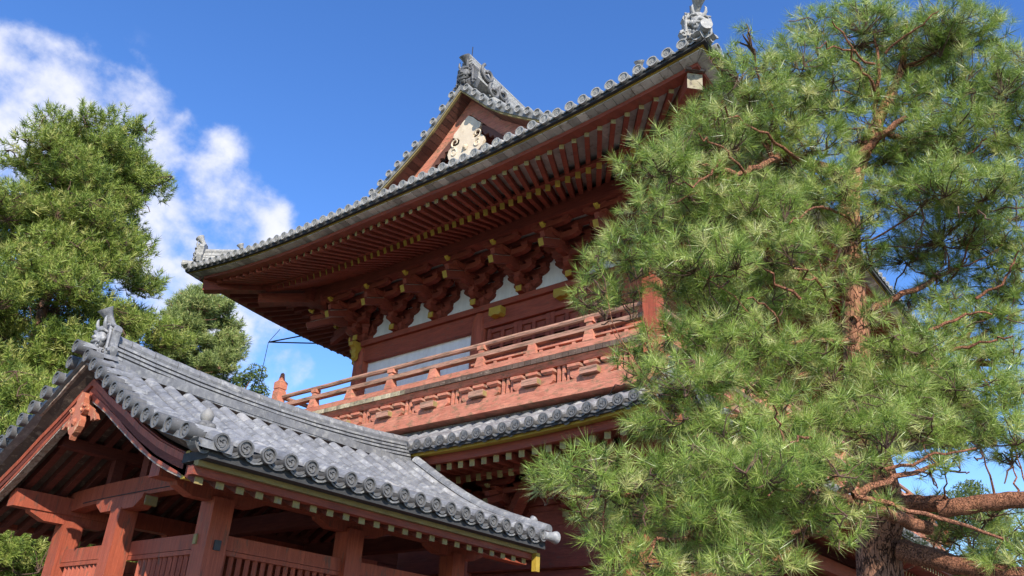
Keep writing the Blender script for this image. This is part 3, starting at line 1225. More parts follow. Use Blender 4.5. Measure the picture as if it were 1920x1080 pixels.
# panelled doors in the nearer bay
def door(axis, c0, c1, z0, z1, fixed):
    b = MB()
    t = .05

    def bx(a0, a1, d0, d1, q0, q1):
        if axis == 'y':
            b.box(fixed + d0, fixed + d1, a0, a1, q0, q1)
        else:
            b.box(a0, a1, fixed + d0, fixed + d1, q0, q1)
    bx(c0, c1, .03, .06, z0, z1)
    w = c1 - c0
    for a in (c0, c1 - .1):
        bx(a, a + .1, -.025, .03, z0, z1)
    bx(c0 + w / 2 - .04, c0 + w / 2 + .04, -.02, .03, z0 + .1, z1 - .1)
    for q in (z0, z0 + (z1 - z0) * .42, z0 + (z1 - z0) * .62, z1 - .52, z1 - .1):
        bx(c0 + .1, c1 - .1, -.015, .03, q, q + .09)
    for j in range(2):
        aa = c0 + .1 + j * (w / 2 - .06)
        for q0, q1 in ((z1 - .40, z1 - .14), (z0 + (z1 - z0) * .62 + .13, z1 - .55), (z0 + .13, z0 + (z1 - z0) * .42 - .04)):
            bx(aa + .05, aa + w / 2 - .19, .01, .03, q0, q1)
    return b.build('door_leaf', 'red', gate)


for i in range(4):
    door('y', 7.18 + i * .81, 7.18 + i * .81 + .80, 7.08, 8.5, WX - .02)
for i in range(6):
    door('x', WX + 5.2 + i * 1.0, WX + 6.18 + i * 1.0, 7.08, 8.5, WY0 - .02)
b = MB()
b.box(WX - .01, FX, WY0 - .03, WY0 + .04, 6.5, 8.55)
b.box(WX + .06, WX + .13, WY0, CY, 6.5, 8.55)
b.build('wall_boarding', 'red_plank', gate)
# yellow hinge brackets on the head beam
for y in (10.07, 8.42):
    b = MB()
    b.prism([(WX - .26, y - .16, 8.86), (WX - .26, y - .16, 8.70), (WX - .26, y - .11, 8.66), (WX - .26, y, 8.69), (WX - .26, y + .11, 8.66), (WX - .26, y + .16, 8.70), (WX - .26, y + .16, 8.86)], (.17, 0, 0))
    b.build('hinge_bracket', 'yellow', gate)

# ---- balcony
BX, BY0, BY1 = 10.78, 5.86, 15.64
BFX = 2 * CX - BX
bal = MB()
bal.box(BX, WX, BY0, BY1, 6.90, 6.985, .5)
bal.box(WX, BFX, BY0, WY0, 6.90, 6.985, .5)
bal.box(WX, BFX, WY1, BY1, 6.90, 6.985, .5)
balcony = bal.build('balcony', 'red_pale', gate)
B_END = Side((BX, BY1), (0, -1), (1, 0), BY1 - BY0, 0)
B_FRONT = Side((BX, BY0), (1, 0), (0, 1), BFX - BX, 0)
B_BACK = Side((BX, BY1), (1, 0), (0, -1), BFX - BX, 0)


def on_side(b, s, u0, u1, v0, v1, z0, z1, tone=None, mi=0):
    P = [s.p(u0, v0, z0), s.p(u1, v0, z0), s.p(u1, v1, z0), s.p(u0, v1, z0)]
    b.hexa(P + [p + Vector((0, 0, z1 - z0)) for p in P], tone, mi)


for s, flip in ((B_END, False), (B_FRONT, True), (B_BACK, False)):
    fine = s is B_END
    # row of floor board ends
    b = MB()
    n = int(s.len / .135)
    for i in range(n):
        u = s.len * i / n
        far_left = i < n * .42
        on_side(b, s, u + .006, u + s.len / n - .006, -.035, .15, 6.885, 6.975, random.uniform(.2, .9), 1 if (fine and far_left) else 0)
    b.build('floor_board_end', ['old_wood', 'board_end'], balcony)
    b = MB()
    on_side(b, s, 0, s.len, -.02, .12, 6.985, 7.09)
    b.build('sill_rail', 'red_pale', balcony)
    b = MB()
    A = [[s.p(u, v, z) for u in (0.02, s.len - .02)] for v, z in ((.0, 6.884), (.07, 6.79), (.5, 6.79), (.5, 6.884))]
    b.bar(A)
    b.build('edge_beam', 'red_pale', balcony)
    # rails
    b = MB()
    U = [s.len * i / 24 for i in range(25)]
    b.tube([s.p(u, .06, 7.555 + .004 * math.sin(u * 3)) for u in U], .052, 8)
    b.build('top_rail', 'rail_wood', balcony, True)
    b = MB()
    on_side(b, s, 0, s.len, .0, .13, 7.29, 7.375)
    b.build('middle_rail', 'rail_wood', balcony)
    if fine:
        b = MB()
        on_side(b, s, s.len * .60, s.len - .2, .03, .10, 7.165, 7.20)
        for u in [s.len * .62 + .35 * i for i in range(11)]:
            on_side(b, s, u, u + .07, .04, .09, 7.09, 7.165)
        b.build('lower_rail', 'red_pale', balcony)
    n = max(3, round(s.len / 1.19))
    step = s.len / (n + .08)
    for i in range(1, n):
        u = i * step + .06
        b = MB()
        P = []
        for z, w, d in ((7.09, .115, .085), (7.29, .075, .065)):
            P += [s.p(u - w, .06 - d, z), s.p(u + w, .06 - d, z), s.p(u + w, .06 + d, z), s.p(u - w, .06 + d, z)]
        b.hexa(P)
        if i % 2 == 1:
            P = []
            for z, w, d in ((7.375, .055, .055), (7.44, .055, .055), (7.441, .085, .07), (7.52, .085, .07)):
                P.append([s.p(u - w, .06 - d, z), s.p(u + w, .06 - d, z), s.p(u + w, .06 + d, z), s.p(u - w, .06 + d, z)])
            b.hexa(P[0] + P[1])
            b.hexa(P[2] + P[3])
        b.build('rail_post', 'red_pale', balcony)
    # small bracket sets below the floor
    cl = MB()
    kn = 8 if fine else int(s.len / 1.22) + 1
    src = None
    for i in range(kn):
        u = 1.30 + 1.23 * i - .12 if fine else .6 + 1.22 * i
        if u > s.len - .2:
            continue
        b = MB()

        def bx(u0, u1, v0, v1, z0, z1, mi=0, tone=None):
            on_side(b, s, u + u0, u + u1, v0, v1, z0, z1, tone, mi)
        pl = [(-.44, 6.70), (-.44, 6.60), (-.40, 6.555), (-.33, 6.535), (.33, 6.535), (.40, 6.555), (.44, 6.60), (.44, 6.70)]
        q = [s.p(u + a, .07, z - .05) for a, z in pl]
        b.prism(q, s.i * .12)
        for a in (-.34, 0, .34):
            P = []
            for z, w in ((6.70, .085), (6.735, .125), (6.736, .125), (6.785, .125)):
                P.append([s.p(u + a - w, .13 - w, z - .04), s.p(u + a + w, .13 - w, z - .04), s.p(u + a + w, .13 + w, z - .04), s.p(u + a - w, .13 + w, z - .04)])
            b.hexa(P[0] + P[1])
            b.hexa(P[2] + P[3])
            # yellow side of the block
            on_side(b, s, u + a + .126, u + a + .128, .02, .24, 6.70, 6.743, .6, 1)
        on_side(b, s, u - .17, u + .17, -.05, .2, 6.50, 6.615, None, 1)
        on_side(b, s, u + .171, u + .174, -.04, .12, 6.51, 6.60, .5, 2)
        b.build('balcony_bracket', ['red_pale', 'rail_wood', 'yellow_dull'], balcony)
        b = MB()
        for a in (.50, .605, .71):
            on_side(b, s, u + a, u + a + .055, .10, .16, 6.44, 6.79)
        b.build('balcony_slat', 'red_pale', balcony)
    b = MB()
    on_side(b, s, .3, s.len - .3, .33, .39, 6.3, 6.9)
    b.build('recess_board', 'red_shaded', balcony)
    b = MB()
    on_side(b, s, .1, s.len - .1, .04, .42, 6.20, 6.47)
    b.build('bracket_sill', 'red_pale', balcony)
for (x, y) in ((BX, BY1), (BX, BY0), (BFX, BY0), (BFX, BY1)):
    b = MB()
    s = .125 if y == BY0 else .108
    b.box(x - s, x + s, y - s, y + s, 6.6, 7.70)
    for z0, a0, z1, a1 in ((7.70, s * .86, 7.74, s * .86), (7.74, s, 7.90, s * 1.02), (7.90, s * 1.02, 7.96, s * .52), (7.96, s * .50, 8.13, s * .28), (8.13, s * .28, 8.145, s * .14)):
        b.hexa([(x - a0, y - a0, z0), (x + a0, y - a0, z0), (x + a0, y + a0, z0), (x - a0, y + a0, z0), (x - a1, y - a1, z1), (x + a1, y - a1, z1), (x + a1, y + a1, z1), (x - a1, y + a1, z1)], .5)
    b.build('newel_post', 'red_post' if y == BY0 else 'red_pale', balcony)

# ---- lower roof
LX, LYL, LYR = 9.95, 10.65 + 5.71, 10.65 - 5.71
LFX = 2 * CX - LX
L_END = Side((LX, LYL), (0, -1), (1, 0), LYL - LYR, .22, 4.5)
L_FRONT = Side((LX, LYR), (1, 0), (0, 1), LFX - LX, .22, 4.5)
L_BACK = Side((LX, LYL), (1, 0), (0, -1), LFX - LX, .22, 4.5)
PROF_L = [(0, 5.43), (.5, 5.66), (1.0, 5.93), (1.35, 6.16)]
rl = MB()
SPL = .272
for sd_ in (L_END, L_FRONT, L_BACK):
    n = int(sd_.len / SPL)
    off = (sd_.len - (n - 1) * SPL) / 2
    for i in range(n):
        u = off + i * SPL
        t = min(u, sd_.len - u)
        emax = min(t, 1.35)
        if emax < .2:
            continue
        pts = [sd_.pl(u, e, lerp(PROF_L, e) + .05) for e in [0, .3, .6, .95] + [emax] if e <= emax]
        tile_row(rl, pts, .092, .30, 8)
        pan_row(rl, [p - Vector((0, 0, .06)) + sd_.a * (SPL / 2) for p in pts], SPL, .26, .035, 3)
    for lv in range(4):
        on_side(rl, sd_, 1.15, sd_.len - 1.15, 1.08 + .03 * lv, 1.5, 6.06 + .045 * lv, 6.095 + .045 * lv)
lower_roof = rl.build('lower_roof', 'tile', gate)
nL = int(L_END.len / SPL)
offL = (L_END.len - (nL - 1) * SPL) / 2
end_tiles(L_END, [offL + i * SPL for i in range(nL)], 5.48, .092, lower_roof, 0, -SPL, True, 'tile_dark')
end_tiles(L_FRONT, [offL + i * SPL for i in range(12)], 5.48, .092, lower_roof, PI / 2, SPL, True, 'tile_dark')
LO_LAYERS = [('tile_bedding', 'clay', .03, .5, -.06, -.13, -.03, .04),
             ('yellow_eave_strip', 'yellow', .10, .30, -.075, -.165, -.15, -.075),
             ('eave_batten', 'red', .26, .36, -.155, -.30, -.30, -.155)]
for sd_ in (L_END, L_FRONT, L_BACK):
    eave(sd_, 5.48, 'lower_roof', None, None, LO_LAYERS)
ys = [5.71]
while ys[-1] > .6:
    ys.append(ys[-1] - (.252 + .03 * (5.71 - ys[-1]) / 5))
for u in sorted(ys[1:] + [L_END.len - y for y in ys]):
    if u > 4.0:
        rafter(L_END, u, .35, 5.125, .12, 1.3, (5.71, 8.5), 5.71, .10, .12, 'lower_rafter', ['red', 'yellow_dull'])
        ub = u + (5.71 - u) / 8.15 * .6
        rafter(L_END, ub, .95, 5.05, .34, 2.3, (5.71, 8.5), 5.71, .10, .12, 'lower_base_rafter', ['red_dark', 'yellow_dull'])
stl = MB()
for i in range(70):
    u = .7 + i * .27
    rafter(L_FRONT, u, .35, 5.125, .12, 1.3, (5.71, 8.5) if u < 5.7 else None, 5.71, .10, .12, 'x', None, mbx=stl)
    rafter(L_FRONT, u, .95, 5.05, .34, 2.3, (5.71, 8.5) if u < 5.7 else None, 5.71, .10, .12, 'x', None, mbx=stl)
o = stl.build('far_rafter', ['red', 'yellow_dull'], gate)
o['kind'] = 'stuff'
for sd_ in (L_END, L_FRONT, L_BACK):
    b = MB()
    for (v0, z0, v1, z1) in ((.34, 5.20, 1.0, 5.30), (.95, 5.14, 2.6, 5.72)):
        U = [sd_.len * i / 20 for i in range(21)]
        b.strip([sd_.pl(min(max(u, v0), sd_.len - v0), v0, z0, 6) for u in U], [sd_.pl(min(max(u, v1), sd_.len - v1), v1, z1, 6) for u in U])
    b.build('soffit_board', 'red_dark', gate)
b = MB()
d = Vector((1, 1, 0))
b.beam(Vector((LX, LYR, 5.6)) + d * 2.2, Vector((LX, LYR, 5.35)) + d * .3, .2, .24, mi=0, cap=1)
b.build('hip_rafter', ['red', 'red_post'], gate)
demon_mask('demon_tile', lower_roof, (LX + .42, LYR + .42, 5.78), .5, PI / 4, 'tile')
b = MB()
P = [Vector((LX + e, LYR + e, lerp(PROF_L, e) + .1 + .22 * max(0, 1 - e / 1.3))) for e in (.0, .4, .8, 1.2, 1.4)]
for lv in range(3):
    for a, c in zip(P[1:], P[2:]):
        b.beam(a + Vector((0, 0, .07 * lv)), c + Vector((0, 0, .07 * lv)), .24 - .02 * lv, .055)
b.tube([p + Vector((0, 0, .02)) for p in P[:2]], .085, 8)
b.build('hip_ridge', 'tile', lower_roof)

# ---- lower storey
for (x, y) in ((WX, WY0), (WX, CY), (WX, WY1), (WX + 4.7, WY0), (WX + 11.5, WY0), (FX, WY0), (WX + 4.7, CY), (WX + 11.5, CY), (FX, CY), (WX + 4.7, WY1), (WX + 11.5, WY1), (FX, WY1)):
    column(x, y, .25, 5.1, .24)
b = MB()
for z0, z1 in ((3.62, 3.94), (4.7, 5.02), (.35, .65)):
    b.box(WX - .12, WX + .12, WY0, WY1, z0, z1)
    b.box(WX, FX, WY0 - .12, WY0 + .12, z0, z1)
b.box(WX - 1.1, WX - .9, WY0 - 1, WY1 + 1, 5.06, 5.28)
b.build('tie_beam', 'red', gate)
b = MB()
for i in range(18):
    z = .6 + i * .25
    b.box(WX - .03, WX + .05, WY0, CY, z, z + .24)
    b.box(WX - .03, WX + .05, CY + .6, WY1, z, z + .24)
    b.box(WX + .05, WX + 4.5, WY0 - .03, WY0 + .04, z, z + .24)
    b.box(WX + 11.6, FX, WY0 - .03, WY0 + .04, z, z + .24)
    b.box(WX + .05, FX, WY1 - .04, WY1 + .03, z, z + .24)
for i in range(5):
    b.box(WX - .02, WX + .05, WY0, 9.2, 3.96 + i * .2, 4.15 + i * .2)
b.build('wall_boarding', 'red_plank', gate)
b = MB()
b.beam((WX - .15, 9.55, 4.3), (WX - .55, 8.75, 5.05), .2, .2)
b.build('brace', 'red', gate)
src = cluster_mb().build('lower_bracket', ['red_dark', 'yellow_dull', 'red_dark'], None)
k = 0
for i in range(4):
    o = place(src, gate, (WX, WY0 + 1.23 * i, 4.42), 0, k == 0)
    o.scale = (.75, .9, .72)
    k += 1
b = MB()
b.box(WX - 1.2, FX + 1.2, WY0 - 1.2, WY1 + 1.2, -.1, .25)
b.build('stone_base', 'stone', gate)
b = MB()
b.box(WX + .3, FX - .3, WY0 + .3, WY1 - .3, 5.1, 5.2)
b.build('ceiling', 'red_dark', gate)
b = MB()
for i in range(19):
    b.box(WX + .2, FX - .2, CY - .04, CY + .04, .3 + i * .25, .54 + i * .25)
b.build('door_wall', 'red_plank', gate)
b = MB()
for i in range(19):
    b.box(FX - .04, FX + .04, WY0, WY1, .3 + i * .25, .54 + i * .25)
b.build('far_end_wall', 'red_plank', gate)
b = MB()
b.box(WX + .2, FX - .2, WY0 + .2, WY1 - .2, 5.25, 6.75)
b.build('floor_frame', 'red_shaded', gate)
# lightning conductor on the far eave
b = MB()
b.tube([(11.62, 17.75, 9.70), (12.7, 17.05, 9.90)], .018, 6)
b.tube([(11.62, 17.75, 9.70), (12.15, 17.1, 9.93)], .018, 6)
b.build('conductor_bracket', 'metal', gate)
b = MB()
b.tube([(11.72, 17.5, 10.05), (11.62, 17.76, 9.70), (11.60, 17.8, 8.0), (11.58, 17.85, .2)], .008, 5)
b.build('conductor_wire', 'metal', gate)

# ================================================================== STAIR HOUSE
SY = 10.50                      # ridge line
SX0, SX1, SYE = 4.20, 10.06, 7.30
HE = SY - SYE
house = empty('stair_house', (7.3, SY, 0), 'low open sided vermilion stair house with grey tiled gable roof and horned ridge mask', 'stair house')
PROF_S = [(0, 5.24), (.22, 5.12), (.48, 4.95), (.97, 4.64), (1.43, 4.37), (1.87, 4.14), (2.35, 3.95), (2.98, 3.75), (3.2, 3.675)]


def sz(d):
    return lerp(PROF_S, d)


def sag(x):
    t = (x - SX0) / (SX1 - SX0)
    return -.16 * (4 * t * (1 - t)) * 1.0


def roofz(x, d):
    return sz(d) + sag(x) * (1 - d / HE)


rs = MB()
SPS = .2853
rows = [4.46 + SPS * i for i in range(20)]
DD = [3.2, 2.98, 2.6, 2.2, 1.87, 1.43, .97, .6, .3]
for sgn in (-1, 1):
    for i, x in enumerate(rows):
        rr = .094
        tile_row(rs, [(x, SY + sgn * d, roofz(x, d) + .06) for d in DD], rr, .27, 8, .30, .46)
        if i < len(rows) - 1:
            pan_row(rs, [(x + SPS / 2, SY + sgn * d, roofz(x, d) - .01) for d in DD], SPS, .21, .055, 4)
house_roof = rs.build('roof', 'tile', house)
# verge cover tiles on the gable end
b = MB()
VD = [.22, .48, .72, .97, 1.2, 1.43, 1.63, 1.87, 2.11, 2.35, 2.63, 2.98]
for sgn in (-1, 1):
    for d in VD:
        tile_row(b, [(SX0 + .02, SY + sgn * d, sz(d) + .075), (SX0 + .36, SY + sgn * (d - .02), sz(d) + .10)], .084, .3, 8, .3, .45)
    D = [0, .3, .6, 1.0, 1.4, 1.9, 2.4, 2.9, 3.22]
    b.bar([[(x, SY + sgn * d, sz(d) + z) for d in D] for x, z in ((SX0 + .05, .04), (SX0 + .05, -.03), (SX0 + .4, -.03), (SX0 + .4, .06))], .3)
tile_row(b, [(SX0 - .06, SY, sz(0) + .10), (SX0 + .4, SY, sz(0) + .12)], .088, .5, 8)
b.build('verge', 'tile', house_roof)
src = end_tile_mb(.088, True, False).build('verge_tile', 'tile_dark', None, True)
k = 0
for sgn in (-1, 1):
    for d in VD:
        place(src, house_roof, (SX0, SY + sgn * d, sz(d) + .07), 0, k == 0)
        k += 1
place(src, house_roof, (SX0 - .07, SY, sz(0) + .10), 0)
# eave end tiles of both slopes
src = end_tile_mb(.089, True, True, SPS).build('end_tile', 'tile_dark', None, True)
for i, x in enumerate(rows):
    place(src, house_roof, (x, SYE - .01, 3.735), PI / 2, i == 0)
src2 = end_tile_mb(.094, True, True, -SPS).build('end_tile', 'tile_dark', None, True)
for i, x in enumerate(rows):
    place(src2, house_roof, (x, 2 * SY - SYE + .01, 3.735), -PI / 2, i == 0)
# ridge
b = MB()
XR = [SX0 + .22 + i * .7 for i in range(9)]
for lv in range(5):
    w = .42 - .03 * lv
    for a, c in zip(XR, XR[1:]):
        za, zc = 5.27 + sag(a) + .062 * lv, 5.27 + sag(c) + .062 * lv
        b.beam((a, SY, za + .03), (c, SY, zc + .03), w - .09, .032, tone=.0)
        n = 3
        for q in range(n):
            t0, t1 = q / n, (q + 1) / n
            b.beam((a + (c - a) * t0, SY, za + (zc - za) * t0), (a + (c - a) * t1 - .006, SY, za + (zc - za) * t1), w, .034)
for a, c in zip(XR, XR[1:]):
    n = 2
    for q in range(n):
        p = Vector((a + (c - a) * q / n, SY, 5.60 + sag(a) + (sag(c) - sag(a)) * q / n))
        r = Vector((a + (c - a) * (q + 1) / n - .008, SY, 5.60 + sag(a) + (sag(c) - sag(a)) * (q + 1) / n))
        b.tube([p, r], [.098, .092], 10)
b.beam((XR[0], SY - .17, 5.20), (XR[-1], SY - .17, 5.18), .1, .12, tone=.3)
b.build('ridge', 'tile', house_roof)
demon_mask('demon_tile', house_roof, (SX0 + .24, SY, 5.33), .66, 0, 'tile')
# finial on the near corner, and the turned out tile at the far corner
b = MB()
p = Vector((rows[0] - .0, SYE + .35, 3.88))
b.lathe([(0, .10), (.05, .115), (.09, .08), (.12, .06)], p, (0, 0, 1), 12, .6)
for a in range(5):
    an = a * 2 * PI / 5
    b.ball(p + Vector((math.cos(an) * .075, math.sin(an) * .075, .06)), .055, (1, 1, .8), 8, .5)
b.lathe([(.10, .03), (.14, .062), (.19, .070), (.235, .045), (.27, .006)], p, (0, 0, 1), 12, .85)
b.build('corner_finial', 'tile_dark', house_roof, True)
b = MB()
p = Vector((rows[-1] + .02, SYE + .30, 3.86))
b.lathe([(0, .06), (.04, .075), (.07, .05)], p, (0, 0, 1), 12, .6)
trumpet(b, p + Vector((.04, 0, .04)), (.6, -.1, .6), .16, .03, .065, .6)
b.build('corner_finial', 'tile', house_roof, True)
b = MB()
trumpet(b, (rows[-1] + .02, SYE - .02, 3.74), (1, -.12, .02), .26, .06, .095, .7)
b.build('corner_tile', 'tile', house_roof, True)
b = MB()
b.box(SX1 - .07, SX1 + .02, SYE + .16, SYE + .24, 3.26, 3.52)
b.build('end_cap', 'yellow', house)
# raised end row against the gate
b = MB()
tile_row(b, [(SX1 - .02, SY - d, roofz(SX1, d) + .15) for d in DD], .10, .28, 8, .3, .55)
for i in range(12):
    d0 = .2 + i * .25
    b.beam((SX1 + .02, SY - d0, roofz(SX1, d0) + .10), (SX1 + .02, SY - d0 - .30, roofz(SX1, d0 + .3) + .07), .26, .03)
    b.beam((SX1 - .16, SY - d0, roofz(SX1, d0) + .085), (SX1 - .16, SY - d0 - .28, roofz(SX1, d0 + .28) + .065), .16, .03)
b.build('end_row', 'tile', house_roof)

# eave edge of both long sides
for sgn in (-1, 1):
    def ys_(d):
        return SY + sgn * d
    for nm, mt, d0, d1, z0, z1 in (('tile_bedding', 'clay', 2.7, 3.16, 3.565, 3.66), ('yellow_eave_strip', 'yellow_dull', 2.93, 3.01, 3.51, 3.565), ('eave_batten', 'red', 2.84, 2.955, 3.43, 3.525)):
        b = MB()
        a0, a1 = sorted((ys_(d0), ys_(d1)))
        b.box(SX0 + .18, SX1 - .02, a0, a1, z0, z1, .5)
        b.build(nm, mt, house)
    b = MB()
    xs = [SX0 + .3 + .245 * i for i in range(24)]
    RP = [(.06, 4.93), (.6, 4.60), (1.2, 4.22), (1.9, 3.83), (2.5, 3.59), (2.88, 3.42)]
    for x in xs:
        b = MB()
        b.bar([[(x + dx, ys_(d), z + dz) for d, z in RP] for dx, dz in ((-.045, -.06), (.045, -.06), (.045, .06), (-.045, .06))], .5)
        t = RP[-1]
        b.hexa([(x - .045, ys_(t[0]), t[1] - .06), (x + .045, ys_(t[0]), t[1] - .06), (x + .045, ys_(t[0]), t[1] + .06), (x - .045, ys_(t[0]), t[1] + .06),
                (x - .046, ys_(t[0] + .012), t[1] - .062), (x + .046, ys_(t[0] + .012), t[1] - .062), (x + .046, ys_(t[0] + .012), t[1] + .062), (x - .046, ys_(t[0] + .012), t[1] + .062)], .5, 1, 1)
        b.build('rafter', ['red_shaded', 'yellow_dull'], house)
    b = MB()
    for i in range(len(xs) - 1):
        for (d0, z0), (d1, z1) in zip(RP, RP[1:]):
            b.add([(xs[i], ys_(d0), z0 + .065), (xs[i + 1], ys_(d0), z0 + .065), (xs[i + 1], ys_(d1), z1 + .065), (xs[i], ys_(d1), z1 + .065)], [(0, 1, 2, 3)], random.uniform(.2, .8))
    b.build('soffit_board', 'old_wood', house)
    # bargeboard with its bands, verge soffit and strip
    UPB = [(0, 5.02), (.3, 4.85), (.54, 4.70), (.85, 4.54), (1.1, 4.42), (1.53, 4.17), (2.0, 3.94), (2.3, 3.82), (2.62, 3.70)]
    LOB = [(0, 4.74), (.3, 4.60), (.54, 4.48), (.85, 4.30), (1.1, 4.16), (1.53, 3.92), (2.0, 3.69), (2.3, 3.57), (2.62, 3.46)]
    b = MB()
    for (x0, x1, f0, f1) in ((4.47, 4.55, 0.0, 1.0), (4.44, 4.475, .62, .93), (4.455, 4.475, .0, .28)):
        A = [(d, zl + (zu - zl) * f1) for (d, zu), (_, zl) in zip(UPB, LOB)]
        B = [(d, zl + (zu - zl) * f0) for (d, zu), (_, zl) in zip(UPB, LOB)]
        b.bar([[(x0, ys_(d), z) for d, z in A], [(x0, ys_(d), z) for d, z in B], [(x1, ys_(d), z) for d, z in B], [(x1, ys_(d), z) for d, z in A]], .5)
    b.build('bargeboard', 'red_post', house)
    b = MB()
    b.bar([[(x, ys_(d), z + dz) for d, z in LOB] for x, dz in ((4.462, .02), (4.462, -.022), (4.56, -.022), (4.56, .0))], .5)
    b.build('edge_strip', 'pale_edge', house)
    b = MB()
    a0, a1 = sorted((ys_(2.61), ys_(2.68)))
    b.box(4.455, 4.57, a0, a1, 3.43, 3.72, .4)
    b.build('metal_cap', 'yellow', house)
    b = MB()
    V2 = [(d, zu + .02) for d, zu in UPB] + [(2.95, 3.60)]
    b.strip([(4.33, ys_(d), z + .115) for d, z in V2], [(4.50, ys_(d), z + .02) for d, z in V2])
    b.build('verge_soffit', 'old_wood', house)
    b = MB()
    b.bar([[(x, ys_(d), z + dz) for d, z in V2] for x, dz in ((4.30, .155), (4.30, .11), (4.35, .11), (4.35, .155))], .5)
    b.build('verge_strip', 'pale_edge', house)
    # wall plate along the eave, with boat shaped brackets
    py = ys_(1.79)
    b = MB()
    b.box(4.62, SX1 + 1.2, py - .10, py + .10, 3.58, 3.81)
    b.hexa([(4.60, py - .10, 3.58), (4.60, py + .10, 3.58), (4.60, py + .10, 3.81), (4.60, py - .10, 3.81), (4.62, py - .10, 3.58), (4.62, py + .10, 3.58), (4.62, py + .10, 3.81), (4.62, py - .10, 3.81)], .5)
    b.build('wall_plate', 'red_post', house)
    for px in (5.456, 7.50, 9.56):
        b = MB()
        h = .14
        b.box(px - .135, px + .135, py - .135, py + .135, 0, 3.50)
        b.build('post', 'red_post', house)
        b = MB()
        b.prism([(px - .62, py - .08, 3.58), (px - .60, py - .08, 3.54), (px - .40, py - .08, 3.455), (px + .40, py - .08, 3.455), (px + .60, py - .08, 3.54), (px + .62, py - .08, 3.58)], (0, .16, 0))
        b.build('boat_bracket', 'red_post', house)
    b = MB()
    b.box(5.456, 9.56, py - .055, py + .055, 2.955, 3.115)
    b.box(5.456, 9.56, py - .05, py + .05, 2.90, 2.95)
    b.build('tie_beam', 'red_post', house)
    b = MB()
    b.box(5.456, 9.56, py - .05, py + .05, 1.70, 1.82)
    b.build('tie_beam', 'red_post', house)
    b = MB()
    n = 34
    for i in range(n):
        x = 5.66 + i * .112
        if abs(x - 7.50) < .18:
            continue
        b.hexa([(x - .036, py, 1.8), (x, py - .036, 1.8), (x + .036, py, 1.8), (x, py + .036, 1.8), (x - .036, py, 2.90), (x, py - .036, 2.90), (x + .036, py, 2.90), (x, py + .036, 2.90)])
    b.build('slat_screen', 'red_post', house)
    b = MB()
    for i in range(6):
        b.box(5.456, 9.56, py - .03, py + .03, .2 + i * .25, .44 + i * .25)
    b.build('lower_boarding', 'red_plank', house)

# gable end frame
b = MB()
n = 14
Y = [SY - 1.95 + 3.9 * i / n for i in range(n + 1)]


def arch(y):
    t = abs(y - SY) / 1.95
    return -.05 * t ** 3


b.bar([[(x, y, z + arch(y) - (.03 * max(0, abs(y - SY) / 1.95 - .7) * 4 if z < 3.75 else 0)) for y in Y] for x, z in ((5.37, 3.94), (5.37, 3.69), (5.56, 3.69), (5.56, 3.94))], .5)
b.build('gable_beam', 'red_post', house)
b = MB()
b.bar([[(x, y, z + arch(y)) for y in Y[2:-2]] for x, z in ((5.366, 3.748), (5.366, 3.736), (5.37, 3.736), (5.37, 3.748))], .0)
b.build('beam_groove', 'clay', house)
b = MB()
b.box(5.16, 5.40, SY - .125, SY + .115, 0, 3.50)
b.build('post', 'red_post', house)
b = MB()
b.prism([(5.17, SY - .58, 3.64), (5.17, SY - .56, 3.58), (5.17, SY - .40, 3.48), (5.17, SY + .40, 3.48), (5.17, SY + .56, 3.58), (5.17, SY + .58, 3.64)], (.2, 0, 0))
b.hexa([(5.2, SY - .585, 3.50), (5.36, SY - .585, 3.50), (5.36, SY - .585, 3.62), (5.2, SY - .585, 3.62), (5.2, SY - .60, 3.51), (5.36, SY - .60, 3.51), (5.36, SY - .60, 3.61), (5.2, SY - .60, 3.61)], .5, 1, 1)
b.build('boat_bracket', ['red_post', 'yellow_dull'], house)
for (x, y0, y1) in ((5.456, SY - 1.79, SY - .1), (5.456, SY + .1, SY + 1.79)):
    b = MB()
    b.box(x - .05, x + .05, y0, y1, 2.95, 3.12)
    b.box(x - .045, x + .045, y0, y1, 2.895, 2.945)
    b.build('tie_beam', 'red_post', house)
    b = MB()
    b.box(x - .045, x + .045, y0, y1, 1.70, 1.82)
    b.build('tie_beam', 'red_post', house)
    b = MB()
    k = int((y1 - y0 - .25) / .112)
    for i in range(k):
        y = y0 + .19 + i * .112
        b.hexa([(x - .036, y, 1.8), (x, y - .036, 1.8), (x + .036, y, 1.8), (x, y + .036, 1.8), (x - .036, y, 2.895), (x, y - .036, 2.895), (x + .036, y, 2.895), (x, y + .036, 2.895)])
    b.build('slat_screen', 'red_post', house)
# king post, gable struts and the ceiling inside
for y0, y1, z1 in ((SY - .08, SY + .08, 4.75), (SY - .95, SY - .83, 4.30), (SY + .83, SY + .95, 4.30)):
    b = MB()
    b.box(5.40, 5.54, y0, y1, 3.93, z1)
    b.build('gable_strut', 'red_shaded', house)
b = MB()
b.box(4.66, SX1, SY - .09, SY + .09, 4.70, 4.88)
for sgn in (-1, 1):
    b.box(4.66, SX1, SY + sgn * .9 - .08, SY + sgn * .9 + .08, 4.28, 4.42)
    b.box(4.64, 4.66, SY + sgn * .9 - .075, SY + sgn * .9 + .075, 4.285, 4.415)
b.build('purlin', 'red_shaded', house)
for xb in (7.50, 9.56):
    b = MB()
    b.box(xb - .09, xb + .09, SY - 1.9, SY + 1.9, 3.60, 3.84)
    b.build('cross_beam', 'red_shaded', house)
# yellow capped tie ends on the corner posts
b = MB()
py = SY - 1.79
b.box(5.30, 5.325, py + .05, py + .11, 2.98, 3.09)
b.build('wedge_cap', 'yellow_dull', house)
b = MB()
b.box(5.42, 5.50, py - .16, py - .136, 2.92, 3.03)
b.build('wedge_cap', 'metal', house)
